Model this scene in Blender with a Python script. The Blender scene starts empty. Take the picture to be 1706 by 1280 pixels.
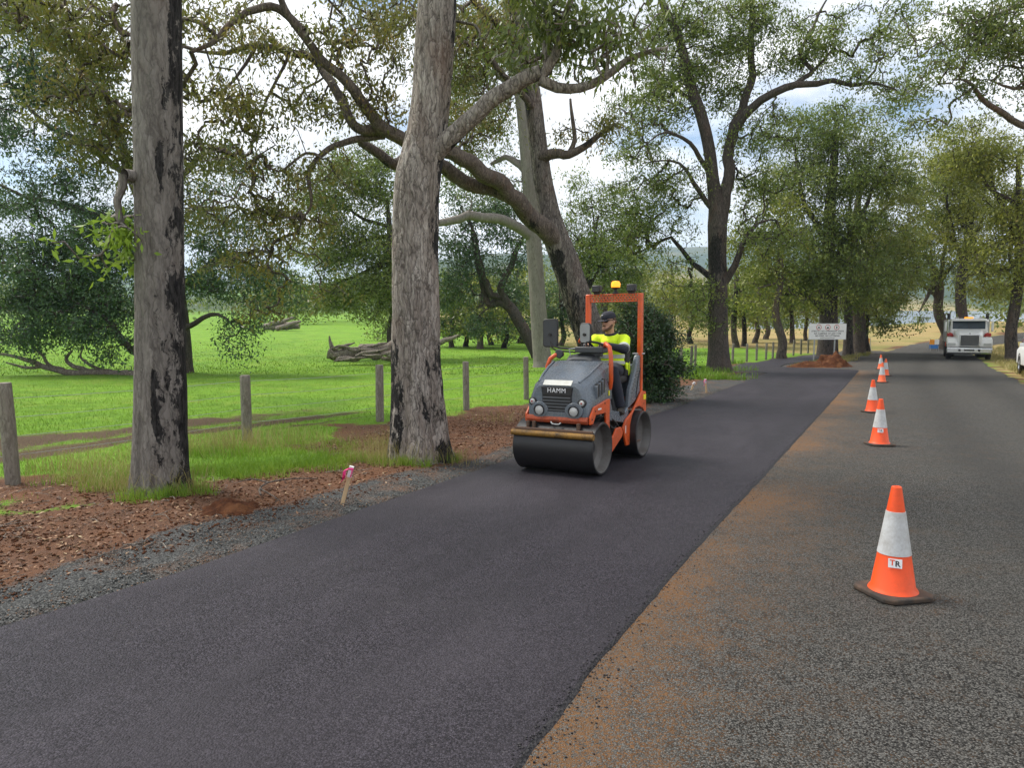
import bpy, bmesh, math, random
import numpy as np
from mathutils import Vector, Matrix, noise as mnoise
random.seed(7); RNG = np.random.default_rng(11)
R = math.radians
scene = bpy.context.scene
COL = scene.collection

# ------------------------------------------------------------------ camera, sky, sun, exposure
CAM_H = 1.68
FPX, IW, IH = 1183.0, 1706.0, 1280.0
PITCH = math.atan(130 / FPX)
cam = bpy.data.cameras.new('camera'); cam.sensor_width = 36.0; cam.lens = 36.0 * FPX / IW
cam.clip_start = 0.05; cam.clip_end = 20000
camo = bpy.data.objects.new('camera', cam); COL.objects.link(camo)
camo.location = (0, 0, CAM_H); camo.rotation_euler = (math.pi / 2 - PITCH, 0, 0)
scene.camera = camo

SUN_AZ, SUN_EL = R(300), R(54)          # azimuth clockwise from +Y
world = bpy.data.worlds.new('World'); scene.world = world; world.use_nodes = True
wn = world.node_tree; wn.nodes.clear()
def wnode(t, **kw):
    n = wn.nodes.new(t)
    for k, v in kw.items(): setattr(n, k, v)
    return n
sky = wnode('ShaderNodeTexSky', sky_type='NISHITA'); sky.sun_disc = False
sky.sun_elevation = SUN_EL; sky.sun_rotation = SUN_AZ; sky.air_density = 1.0; sky.dust_density = 0.6; sky.ozone_density = 1.5
tc = wnode('ShaderNodeTexCoord')
mp = wnode('ShaderNodeMapping'); mp.inputs['Scale'].default_value = (1.0, 1.0, 2.6); mp.inputs['Location'].default_value = (3.1, .4, 1.7)
n1 = wnode('ShaderNodeTexNoise'); n1.inputs['Scale'].default_value = 2.3; n1.inputs['Detail'].default_value = 7; n1.inputs['Roughness'].default_value = .58
n2 = wnode('ShaderNodeTexNoise'); n2.inputs['Scale'].default_value = 3.4; n2.inputs['Detail'].default_value = 6
cr = wnode('ShaderNodeValToRGB'); cr.color_ramp.elements[0].position = .375; cr.color_ramp.elements[1].position = .50
cc = wnode('ShaderNodeValToRGB'); cc.color_ramp.elements[0].position = .34; cc.color_ramp.elements[1].position = .62
cc.color_ramp.elements[0].color = (5.6, 5.85, 6.3, 1); cc.color_ramp.elements[1].color = (9.6, 9.65, 9.7, 1)
mx = wnode('ShaderNodeMix', data_type='RGBA')
bg = wnode('ShaderNodeBackground'); bg.inputs['Strength'].default_value = 0.1
wo = wnode('ShaderNodeOutputWorld')
L = wn.links.new
L(tc.outputs['Generated'], mp.inputs['Vector']); L(mp.outputs[0], n1.inputs['Vector']); L(mp.outputs[0], n2.inputs['Vector'])
L(n1.outputs['Fac'], cr.inputs[0]); L(n2.outputs['Fac'], cc.inputs[0])
L(cr.outputs[0], mx.inputs[0]); L(sky.outputs[0], mx.inputs[6]); L(cc.outputs[0], mx.inputs[7])
L(mx.outputs[2], bg.inputs[0]); L(bg.outputs[0], wo.inputs[0])

sl = bpy.data.lights.new('sun', 'SUN'); sl.energy = 3.0; sl.angle = R(20); sl.color = (1.0, .95, .87)
so = bpy.data.objects.new('sun', sl); COL.objects.link(so)
so.rotation_euler = (math.pi / 2 - SUN_EL, 0, math.pi - SUN_AZ)
scene.view_settings.view_transform = 'Standard'; scene.view_settings.look = 'None'
scene.view_settings.gamma = 1.0; scene.view_settings.exposure = 0.7; scene.view_settings.use_curve_mapping = False
scene.render.engine = 'CYCLES'
scene.cycles.max_bounces = 6; scene.cycles.diffuse_bounces = 3; scene.cycles.glossy_bounces = 3
scene.cycles.transmission_bounces = 4; scene.cycles.transparent_max_bounces = 6
scene.cycles.caustics_reflective = False; scene.cycles.caustics_refractive = False
scene.cycles.use_denoising = True

# ------------------------------------------------------------------ the lie of the land
SLOPE = 0.0406
def softplus(t, k=6.0): return k * np.log1p(np.exp(-np.abs(t) / k)) + np.maximum(t, 0)
def sstep(a, b, t):
    t = np.clip((t - a) / (b - a), 0, 1); return t * t * (3 - 2 * t)
def G(x, y):
    """height of the ground: falls gently away from the camera, levels out, a bank and a lake basin far right, hills"""
    x = np.asarray(x, float); y = np.asarray(y, float)
    z = -SLOPE * (48 - softplus(48 - y))
    az = x / np.maximum(y, 1.0)
    # dry bank beyond the bend of the road
    z = z + 1.25 * np.exp(-(((x - 62) / 16) ** 2 + ((y - 99) / 12) ** 2)) + 2.0 * np.exp(-(((x - 95) / 22) ** 2 + ((y - 100) / 22) ** 2))
    lake = sstep(.2, .42, az) * sstep(108, 165, y)
    z = z - 3.2 * lake
    # far shore and hills
    d = np.hypot(x, y)
    z = z + sstep(950, 1500, d) * (45 + 40 * np.sin(x * .0021 + 1) + 22 * np.sin(x * .0057 + y * .001)) * sstep(-1.6, -.2, az + 1.2)
    z = z + sstep(1300, 3200, d) * (105 + 45 * np.sin(x * .0011 + .5) + 20 * np.sin(x * .0031))
    z = z + sstep(170, 600, d) * 9 * sstep(.12, -.1, az)
    return z
def Gf(x, y): return float(G(x, y))
cp_, sp_ = math.cos(PITCH), math.sin(PITCH)
def ray(px, py):
    a = (px - IW / 2) / FPX; b = -(py - IH / 2) / FPX
    return (a, cp_ + b * sp_, -sp_ + b * cp_)
def pd(px, py, Y):
    """the point of the place that lies Y metres ahead in that line of sight"""
    d = ray(px, py); t = Y / d[1]; return Vector((d[0] * t, Y, CAM_H + d[2] * t))
def gp(px, py):
    d = ray(px, py); t = 1.0; lo = .5
    while t < 300:
        if CAM_H + d[2] * t < Gf(d[0] * t, d[1] * t): break
        lo = t; t *= 1.04
    hi = t
    for _ in range(24):
        m = (lo + hi) / 2
        if CAM_H + d[2] * m < Gf(d[0] * m, d[1] * m): hi = m
        else: lo = m
    return Vector((d[0] * hi, d[1] * hi, Gf(d[0] * hi, d[1] * hi)))

# ------------------------------------------------------------------ helpers: objects
def tag(o, label=None, cat=None, group=None, kind=None):
    if label: o['label'] = label
    if cat: o['category'] = cat
    if group: o['group'] = group
    if kind: o['kind'] = kind
    return o
def empty(name, loc=(0, 0, 0), rz=0.0, parent=None):
    o = bpy.data.objects.new(name, None); COL.objects.link(o); o.location = loc; o.rotation_euler = (0, 0, rz)
    o.empty_display_size = .2
    if parent: o.parent = parent
    return o
def link(name, me, mats=None, parent=None, smooth=None, bevel=0, segs=2):
    if mats is not None:
        for m in (mats if isinstance(mats, (list, tuple)) else [mats]): me.materials.append(M[m] if isinstance(m, str) else m)
    if smooth is not None:
        me.shade_smooth()
        if smooth < 179: me.set_sharp_from_angle(angle=R(smooth))
    o = bpy.data.objects.new(name, me); COL.objects.link(o)
    if parent: o.parent = parent
    if bevel:
        b = o.modifiers.new('bevel', 'BEVEL'); b.width = bevel; b.segments = segs; b.limit_method = 'ANGLE'; b.angle_limit = R(35); b.harden_normals = False
    return o
def np_mesh(name, V, F, attrs=None, matidx=None):
    """mesh from arrays; F is (n,3) or (n,4)"""
    V = np.asarray(V, np.float32); F = np.asarray(F, np.int32); n, k = F.shape
    me = bpy.data.meshes.new(name)
    me.vertices.add(len(V)); me.vertices.foreach_set('co', V.ravel())
    me.loops.add(n * k); me.loops.foreach_set('vertex_index', F.ravel())
    me.polygons.add(n); me.polygons.foreach_set('loop_start', np.arange(0, n * k, k, dtype=np.int32))
    me.update(calc_edges=True)
    for nm, (dom, arr) in (attrs or {}).items():
        a = me.attributes.new(nm, 'FLOAT', dom); a.data.foreach_set('value', np.asarray(arr, np.float32).ravel())
    if matidx is not None: me.polygons.foreach_set('material_index', np.asarray(matidx, np.int32))
    return me

class MB:
    """collects shapes that become one mesh"""
    def __init__(s): s.v = []; s.f = []
    def add(s, v, f, mtx=None):
        n = len(s.v)
        for p in v:
            p = Vector(p)
            s.v.append(tuple(mtx @ p) if mtx is not None else tuple(p))
        s.f += [tuple(i + n for i in q) for q in f]; return s
    def box(s, c, d, rot=None):
        x, y, z = d[0] / 2, d[1] / 2, d[2] / 2
        v = [(-x, -y, -z), (x, -y, -z), (x, y, -z), (-x, y, -z), (-x, -y, z), (x, -y, z), (x, y, z), (-x, y, z)]
        f = [(0, 3, 2, 1), (4, 5, 6, 7), (0, 1, 5, 4), (1, 2, 6, 5), (2, 3, 7, 6), (3, 0, 4, 7)]
        m = Matrix.Translation(c)
        if rot is not None: m = m @ rot
        return s.add(v, f, m)
    def prism(s, poly, a, b, axis='y', mtx=None):
        """polygon in the plane normal to axis, extruded from a to b"""
        n = len(poly); P = []
        for t in (a, b):
            for (u, w) in poly:
                P.append({'x': (t, u, w), 'y': (u, t, w), 'z': (u, w, t)}[axis])
        f = [tuple(range(n)), tuple(range(2 * n - 1, n - 1, -1))]
        f += [(i, n + i, n + (i + 1) % n, (i + 1) % n) for i in range(n)]
        return s.add(P, f, mtx)
    def tube(s, pts, r, n=10, caps=True):
        pts = [Vector(p) for p in pts]; m = len(pts)
        rr = r if isinstance(r, (list, tuple)) else [r] * m
        t0 = (pts[1] - pts[0]).normalized()
        up = Vector((0, 0, 1)) if abs(t0.z) < .9 else Vector((1, 0, 0))
        nx = t0.cross(up).normalized(); V = []; prev = t0
        for i in range(m):
            if i == 0: t = t0
            elif i == m - 1: t = (pts[i] - pts[i - 1]).normalized()
            else: t = ((pts[i + 1] - pts[i]).normalized() + (pts[i] - pts[i - 1]).normalized()).normalized()
            q = prev.rotation_difference(t); nx = q @ nx; nx = (nx - t * nx.dot(t)).normalized(); prev = t
            ny = t.cross(nx)
            for k in range(n):
                a = 2 * math.pi * k / n
                V.append(pts[i] + (nx * math.cos(a) + ny * math.sin(a)) * rr[i])
        f = [(i * n + k, i * n + (k + 1) % n, (i + 1) * n + (k + 1) % n, (i + 1) * n + k) for i in range(m - 1) for k in range(n)]
        if caps: f += [tuple(range(n - 1, -1, -1)), tuple(range((m - 1) * n, m * n))]
        return s.add(V, f)
    def lathe(s, prof, n=24, mtx=None, close=False):
        """profile (radius, height) about Z; end points on the axis close it"""
        V = []; idx = []
        for (r, h) in prof:
            if r < 1e-6: idx.append([len(V)]); V.append((0, 0, h))
            else:
                idx.append(list(range(len(V), len(V) + n)))
                V += [(r * math.cos(2 * math.pi * k / n), r * math.sin(2 * math.pi * k / n), h) for k in range(n)]
        f = []
        pr = list(zip(idx[:-1], idx[1:]))
        if close: pr.append((idx[-1], idx[0]))
        for a, b in pr:
            for k in range(n):
                k2 = (k + 1) % n
                if len(a) == 1 and len(b) == 1: continue
                if len(a) == 1: f.append((a[0], b[k2], b[k]))
                elif len(b) == 1: f.append((a[k], a[k2], b[0]))
                else: f.append((a[k], a[k2], b[k2], b[k]))
        return s.add(V, f, mtx)
    def loft(s, secs, caps=True, mtx=None):
        n = len(secs[0]); V = [p for q in secs for p in q]
        f = [(i * n + k, i * n + (k + 1) % n, (i + 1) * n + (k + 1) % n, (i + 1) * n + k) for i in range(len(secs) - 1) for k in range(n)]
        if caps: f += [tuple(range(n - 1, -1, -1)), tuple(range((len(secs) - 1) * n, len(secs) * n))]
        return s.add(V, f, mtx)
    def ball(s, c, r, n=12, sc=(1, 1, 1)):
        prof = [(math.sin(math.pi * i / n) * r if 0 < i < n else 0, -math.cos(math.pi * i / n) * r) for i in range(n + 1)]
        return s.lathe(prof, n * 2, Matrix.Translation(c) @ Matrix.Diagonal((*sc, 1)))
    def mesh(s, name='m', fix=True):
        me = bpy.data.meshes.new(name); me.from_pydata(s.v, [], s.f); me.update()
        if fix:
            bm = bmesh.new(); bm.from_mesh(me); bmesh.ops.recalc_face_normals(bm, faces=bm.faces[:]); bm.to_mesh(me); bm.free()
        return me
    def build(s, name, mat, parent=None, smooth=32, bevel=0, segs=2):
        return link(name, s.mesh(name), mat, parent, smooth, bevel, segs)
AX = {'x': Matrix.Rotation(math.pi / 2, 4, 'Y'), 'y': Matrix.Rotation(-math.pi / 2, 4, 'X'), 'z': Matrix.Identity(4)}
def T(*p): return Matrix.Translation(p)

# ------------------------------------------------------------------ helpers: materials
M = {}
class NT:
    def __init__(s, name):
        s.m = bpy.data.materials.new(name); s.m.use_nodes = True; s.t = s.m.node_tree; s.t.nodes.clear()
        s.o = s.n('ShaderNodeOutputMaterial'); M[name] = s.m
    def n(s, t, ins=None, **kw):
        q = s.t.nodes.new(t)
        for k, v in kw.items(): setattr(q, k, v)
        for k, v in (ins or {}).items(): s.set(q, k, v)
        return q
    def set(s, q, k, v):
        if isinstance(v, bpy.types.NodeSocket): s.t.links.new(v, q.inputs[k])
        elif isinstance(v, (tuple, list)) and len(v) == 3 and q.inputs[k].type == 'RGBA': q.inputs[k].default_value = (*v, 1)
        else: q.inputs[k].default_value = v
    def coord(s, which='Object'): return s.n('ShaderNodeTexCoord').outputs[which]
    def mapv(s, v, sc=(1, 1, 1), loc=(0, 0, 0)): return s.n('ShaderNodeMapping', {'Vector': v, 'Scale': sc, 'Location': loc}).outputs[0]
    def noise(s, v, scale, detail=4, rough=.55, dist=0): return s.n('ShaderNodeTexNoise', {'Vector': v, 'Scale': scale, 'Detail': detail, 'Roughness': rough, 'Distortion': dist}).outputs['Fac']
    def vor(s, v, scale, feature='F1', out='Distance', rnd=1.0): return s.n('ShaderNodeTexVoronoi', {'Vector': v, 'Scale': scale, 'Randomness': rnd}, feature=feature).outputs[out]
    def ramp(s, f, stops, interp='LINEAR'):
        q = s.n('ShaderNodeValToRGB', {'Fac': f}); e = q.color_ramp; e.interpolation = interp
        while len(e.elements) < len(stops): e.elements.new(.5)
        for el, (p, c) in zip(e.elements, stops):
            el.position = p; el.color = (*c, 1) if isinstance(c, (tuple, list)) else (c, c, c, 1)
        return q.outputs[0]
    def mix(s, f, a, b, blend='MIX'):
        q = s.n('ShaderNodeMix', data_type='RGBA', blend_type=blend); s.set(q, 0, f)
        for i, v in ((6, a), (7, b)):
            if isinstance(v, (tuple, list)): q.inputs[i].default_value = (*v[:3], 1)
            elif isinstance(v, bpy.types.NodeSocket): s.t.links.new(v, q.inputs[i])
            else: q.inputs[i].default_value = (v, v, v, 1)
        return q.outputs[2]
    def math(s, op, a, b=0.0, c=None, clamp=False):
        q = s.n('ShaderNodeMath', operation=op, use_clamp=clamp); s.set(q, 0, a); s.set(q, 1, b)
        if c is not None: s.set(q, 2, c)
        return q.outputs[0]
    def attr(s, name): return s.n('ShaderNodeAttribute', attribute_name=name).outputs['Fac']
    def bump(s, h, dist=.01, strength=1.0, nrm=None):
        q = s.n('ShaderNodeBump', {'Height': h, 'Distance': dist, 'Strength': strength})
        if nrm is not None: s.set(q, 'Normal', nrm)
        return q.outputs[0]
    def bsdf(s, color, rough=.6, nrm=None, metal=0.0, spec=.5, emis=None, estr=0.0, coat=0.0, alpha=None, trans=None):
        q = s.n('ShaderNodeBsdfPrincipled'); s.set(q, 'Base Color', color); s.set(q, 'Roughness', rough); s.set(q, 'Metallic', metal)
        s.set(q, 'Specular IOR Level', spec); q.inputs['Coat Weight'].default_value = coat; q.inputs['Coat Roughness'].default_value = .15
        if nrm is not None: s.set(q, 'Normal', nrm)
        if emis is not None: s.set(q, 'Emission Color', emis); s.set(q, 'Emission Strength', estr)
        if trans is not None: s.set(q, 'Transmission Weight', trans)
        s.t.links.new(q.outputs[0], s.o.inputs[0]); s.p = q; return s
def paint(name, col, rough=.45, metal=0.0, dirt=.25, dirtcol=(.12, .08, .055), scale=6.0, coat=0.0, bump=.0):
    """worn paint, plastic or metal with uneven dirt and roughness"""
    t = NT(name); v = t.coord()
    n = t.noise(v, scale, 6, .65); n2 = t.noise(v, scale * 7, 4, .6)
    f = t.math('MULTIPLY', t.ramp(t.math('ADD', t.math('MULTIPLY', n, .75), t.math('MULTIPLY', n2, .25)), [(.42, 0), (.68, 1)]), dirt)
    c = t.mix(f, col, dirtcol)
    rg = t.math('ADD', t.math('MULTIPLY', n2, .25), rough - .1)
    t.bsdf(c, rg, t.bump(n2, bump) if bump else None, metal, coat=coat); return t.m
# ------------------------------------------------------------------ materials of the ground
def fbm(x, y, sc, oct=4, seed=0.0):
    """cheap value noise on arrays, 0..1"""
    x = np.asarray(x, float) * sc + seed * 17.3; y = np.asarray(y, float) * sc - seed * 9.1
    out = np.zeros(np.broadcast(x, y).shape); amp = .5; tot = 0
    for o in range(oct):
        xi = np.floor(x).astype(np.int64); yi = np.floor(y).astype(np.int64); fx = x - xi; fy = y - yi
        fx = fx * fx * (3 - 2 * fx); fy = fy * fy * (3 - 2 * fy)
        def h(a, b):
            n = (a * 374761393 + b * 668265263 + o * 1274126177) & 0xffffffff
            n = ((n ^ (n >> 13)) * 1274126177) & 0xffffffff
            return ((n ^ (n >> 16)) & 0xffff) / 65535.0
        v = (h(xi, yi) * (1 - fx) + h(xi + 1, yi) * fx) * (1 - fy) + (h(xi, yi + 1) * (1 - fx) + h(xi + 1, yi + 1) * fx) * fy
        out += amp * v; tot += amp; amp *= .5; x = x * 2.03; y = y * 2.03
    return out / tot

# grassland with dirt, gravel, litter and mud showing where the masks say
t = NT('ground'); v = t.coord('Object')
big = t.noise(v, .35, 4); mid = t.noise(v, 2.2, 5, .6); fine = t.noise(v, 34, 5, .7); vf = t.noise(v, 140, 3, .7)
grass = t.mix(t.ramp(mid, [(.3, 0), (.72, 1)]), (.085, .19, .014), (.20, .36, .03))
grass = t.mix(t.ramp(big, [(.35, 0), (.7, 1)]), grass, (.19, .36, .028))
grass = t.mix(t.math('MULTIPLY', t.ramp(fine, [(.4, 0), (.62, 1)]), .55), grass, (.06, .13, .014))
dirt = t.mix(t.ramp(fine, [(.32, 0), (.68, 1)]), (.04, .021, .014), (.18, .095, .058))
dirt = t.mix(t.ramp(mid, [(.4, 0), (.66, 1)]), dirt, (.14, .065, .034))
dirt = t.mix(t.math('MULTIPLY', t.ramp(vf, [(.55, 0), (.7, 1)]), .6), dirt, (.30, .19, .12))
vc = t.vor(v, 70, 'F1', 'Color'); vd = t.vor(v, 70)
gv = t.mix(t.ramp(t.n('ShaderNodeSeparateColor', {'Color': vc}).outputs[0], [(0, 0), (1, 1)]), (.045, .047, .046), (.15, .152, .146))
gv = t.mix(t.ramp(vd, [(.35, 0), (.75, 1)]), gv, (.03, .03, .03))
gv = t.mix(t.math('MULTIPLY', t.ramp(mid, [(.5, 0), (.72, 1)]), .6), gv, (.17, .085, .045))
mud = t.mix(t.ramp(fine, [(.35, 0), (.65, 1)]), (.045, .032, .02), (.14, .095, .055))
dry = t.mix(t.ramp(fine, [(.3, 0), (.7, 1)]), (.22, .16, .06), (.42, .32, .14))
dry = t.mix(t.ramp(t.noise(v, .12, 4), [(.42, 0), (.62, 1)]), dry, (.2, .19, .06))
dry = t.mix(t.ramp(t.noise(v, .3, 4), [(.6, 0), (.7, .7)]), dry, (.2, .1, .05))
def mask(name, amt=.5):
    return t.ramp(t.math('ADD', t.attr(name), t.math('MULTIPLY', t.math('SUBTRACT', t.math('ADD', t.math('MULTIPLY', fine, .5), t.math('MULTIPLY', mid, .5)), .5), amt * 2)), [(.4, 0), (.6, 1)])
wood = t.mix(t.ramp(t.noise(v, .02, 5), [(.3, 0), (.7, 1)]), (.028, .05, .018), (.06, .085, .03))
grass = t.mix(t.math('MULTIPLY', t.ramp(t.noise(v, .9, 5, .65), [(.5, 0), (.68, 1)]), .6), grass, (.24, .30, .05))
grass = t.mix(t.math('MULTIPLY', t.ramp(t.noise(t.mapv(v, (1, 1, 1), (9, 4, 0)), .25, 5, .65), [(.52, 0), (.66, 1)]), .5), grass, (.07, .16, .02))
c = t.mix(mask('mud', .9), grass, mud)
c = t.mix(mask('dry', .7), c, dry)
c = t.mix(mask('dirt', .8), c, dirt)
c = t.mix(mask('gravel', .7), c, gv)
c = t.mix(t.attr('wood'), c, wood)
h = t.math('ADD', t.math('MULTIPLY', fine, .6), t.math('MULTIPLY', vd, .4))
t.bsdf(c, .92, t.bump(h, .035, .9), spec=.15)

def asphalt(name, dark, light, scale, tint):
    t = NT(name); v = t.coord('Object')
    vc = t.n('ShaderNodeSeparateColor', {'Color': t.vor(v, scale, 'F1', 'Color')}).outputs[0]
    vd = t.vor(v, scale); big = t.noise(v, .5, 4); mid = t.noise(v, 4, 5, .6); sp = t.noise(v, scale * 1.7, 3, .8)
    c = t.mix(t.ramp(vc, [(.15, 0), (.95, 1)]), dark, light)
    c = t.mix(t.ramp(vd, [(.3, 0), (.8, .8)]), c, tuple(x * .45 for x in dark))
    c = t.mix(t.math('MULTIPLY', t.ramp(big, [(.35, 0), (.7, 1)]), .35), c, tint)
    return t, v, c, vc, vd, big, mid, sp
t, v, c, vc, vd, big, mid, sp = asphalt('path_asphalt', (.012, .0103, .0138), (.088, .078, .096), 115, (.042, .037, .045))
rv = t.n('ShaderNodeVectorRotate', {'Vector': v, 'Angle': R(28)}, rotation_type='Z_AXIS').outputs[0]
long_ = t.noise(t.mapv(rv, (2.6, .10, 1)), 1.0, 5, .6); long2 = t.noise(t.mapv(rv, (.8, .25, 1)), 1.0, 4, .6)
c = t.mix(t.math('MULTIPLY', t.ramp(long_, [(.42, 1), (.6, 0)]), .35), c, (.02, .018, .022))
c = t.mix(t.math('MULTIPLY', t.ramp(long2, [(.5, 0), (.66, 1)]), .35), c, (.06, .054, .063))  # broad lighter roller sheen put into the asphalt colour
c = t.mix(t.math('MULTIPLY', t.ramp(t.noise(v, 26, 2, .5), [(.70, 0), (.74, 1)]), .4), c, (.12, .11, .115))
h = t.math('ADD', t.math('MULTIPLY', vd, -.7), t.math('MULTIPLY', sp, .5))
c = t.mix(t.math('MULTIPLY', t.ramp(mid, [(.55, 0), (.8, 1)]), .25), c, (.065, .058, .066))
c = t.mix(t.math('MULTIPLY', t.ramp(t.noise(t.mapv(v, (1, 1, 1), (5, 2, 0)), .9, 3), [(.5, 0), (.7, 1)]), .35), c, (.034, .031, .036))
t.bsdf(c, t.math('ADD', t.math('MULTIPLY', long2, .3), .42), t.bump(h, .008, 1.0), spec=.16)

t, v, c, vc, vd, big, mid, sp = asphalt('road_seal', (.02, .019, .0175), (.215, .207, .19), 130, (.07, .066, .058))
lane = t.attr('lane')
c = t.mix(t.math('MULTIPLY', lane, .75), c, (.042, .041, .039))
fl = t.n('ShaderNodeTexNoise', {'Vector': v, 'Scale': 55, 'Detail': 4, 'Roughness': .7}).outputs['Fac']
n7 = t.noise(v, 9, 6, .75); dm = t.math('ADD', t.attr('dust'), t.math('MULTIPLY', t.math('SUBTRACT', t.math('ADD', t.math('ADD', t.math('MULTIPLY', mid, .35), t.math('MULTIPLY', n7, .35)), t.math('MULTIPLY', fl, .3)), .5), 2.5))
dust = t.mix(fl, (.13, .062, .026), (.30, .155, .066))
c = t.mix(t.math('MULTIPLY', t.ramp(t.math('SUBTRACT', dm, t.math('MULTIPLY', t.math('SUBTRACT', vc, .5), .9)), [(.46, 0), (1.0, 1)]), .85), c, dust)
c = t.mix(t.math('MULTIPLY', t.ramp(t.math('ADD', t.math('MULTIPLY', mid, .6), t.math('MULTIPLY', fl, .4)), [(.5, 0), (.7, 1)]), .28), c, (.095, .072, .048))
pale = t.ramp(t.noise(v, 14, 3, .8), [(.72, 0), (.76, .6)])
c = t.mix(t.math('MULTIPLY', pale, .25), c, (.35, .34, .32))
h = t.math('ADD', t.math('MULTIPLY', vd, -.9), t.math('MULTIPLY', sp, .6))
t.bsdf(c, .85, t.bump(h, .010, 1.0), spec=.12)

t = NT('path_edge'); v = t.coord('Object')
t.bsdf(t.mix(t.noise(v, 60, 3), (.012, .011, .012), (.05, .047, .05)), .75, t.bump(t.vor(v, 60), .01), spec=.3)
t = NT('water'); v = t.coord('Object')
t.bsdf(t.mix(t.noise(t.mapv(v, (1, .3, 1)), .02, 3), (.05, .075, .09), (.10, .13, .15)), .22, t.bump(t.noise(t.mapv(v, (1, 1, 1)), 1.2, 3), .05, .6), spec=.5)
t = NT('gravel_stone'); a = t.attr('tint')
t.bsdf(t.ramp(a, [(0, (.03, .031, .03)), (.5, (.085, .087, .083)), (.85, (.19, .19, .18)), (.9, (.17, .1, .06)), (1, (.2, .11, .06))]), .8, spec=.25)

# ------------------------------------------------------------------ path, road and ground sheets
PATH = [((-5.4, -.4), (-1.9, -1.4)), ((-4.45, 1.3), (-.95, .45)), ((-2.907, 3.855), (.016, 2.579)), ((-2.317, 4.78), (.45, 3.5)), ((-1.592, 6.255), (1.4, 5.35)),
        ((.057, 9.463), (3.1, 8.5)), ((3.83, 16.2), (6.9, 15.6)), ((10.6, 29.7), (14.9, 30.6)), ((11.2, 30.9), (16.05, 32.75)),
        ((10.75, 32.6), (16.2, 33.2)), ((10.9, 35.2), (13.7, 36.2)), ((12.7, 39.0), (14.9, 38.9)), ((17.0, 45.4), (18.7, 44.2)), ((22.5, 52), (23.8, 50.7))]
def catmull(P, n):
    """resample a polyline by straight pieces, n per piece"""
    P = np.array(P, float); out = []
    for i in range(len(P) - 1):
        for k in range(n): out.append(P[i] + (P[i + 1] - P[i]) * k / n)
    out.append(P[-1]); return np.array(out)
PLn = catmull([p[0] for p in PATH], 24); PRn = catmull([p[1] for p in PATH], 24)
def smooth_line(A, it=3, keep=()):
    A = A.copy()
    for _ in range(it): A[1:-1] = (A[:-2] + 2 * A[1:-1] + A[2:]) / 4
    return A
PLn = smooth_line(PLn, 5); PRn = smooth_line(PRn, 5)
def strip(Lp, Rp, nx, lift, jit=0.0):
    n = len(Lp); s = np.linspace(0, 1, nx)[None, :, None]
    Lj = Lp + jit * np.stack([fbm(Lp[:, 0], Lp[:, 1], 3, 4, 1) - .5, np.zeros(n)], 1) * 2
    Rj = Rp + jit * np.stack([fbm(Rp[:, 0], Rp[:, 1], 3, 4, 2) - .5, np.zeros(n)], 1) * 2
    XY = Lj[:, None, :] * (1 - s) + Rj[:, None, :] * s
    Z = G(XY[..., 0], XY[..., 1]) + lift
    return np.concatenate([XY, Z[..., None]], 2)
def grid_faces(n, m):
    a = (np.arange(n - 1)[:, None] * m + np.arange(m - 1)[None, :]).ravel()
    return np.stack([a, a + 1, a + m + 1, a + m], 1)
Pm = strip(PLn, PRn, 14, .026, .014)
n, m = Pm.shape[:2]
# rounded shoulders of the mat and a skirt down into the ground
edge = np.minimum(np.arange(m), np.arange(m)[::-1])
me = np_mesh('path', Pm.reshape(-1, 3), grid_faces(n, m)[:, ::-1])
path = tag(link('path', me, 'path_asphalt', None, 180), kind='structure')
mb = MB()
def skirt(line, out):
    V = []; F = []
    k = len(line)
    tang = np.gradient(line[:, :2], axis=0); tang /= np.linalg.norm(tang, axis=1)[:, None] + 1e-9
    nor = np.stack([-tang[:, 1], tang[:, 0]], 1) * out
    w = .02 + .05 * fbm(line[:, 0], line[:, 1], 5, 3, 4)
    for i in range(k):
        V += [tuple(line[i] + np.array([0, 0, -.0005])), (line[i, 0] + nor[i, 0] * w[i] * .5, line[i, 1] + nor[i, 1] * w[i] * .5, line[i, 2] - .012), (line[i, 0] + nor[i, 0] * w[i], line[i, 1] + nor[i, 1] * w[i], line[i, 2] - .05)]
    for i in range(k - 1):
        for q in (0, 1): F.append((i * 3 + q, i * 3 + q + 1, i * 3 + q + 4, i * 3 + q + 3))
    mb.add(V, F)
skirt(Pm[:, 0], 1); skirt(Pm[:, -1], -1)
mb.build('path_edge', 'path_edge', path, 60)

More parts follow.
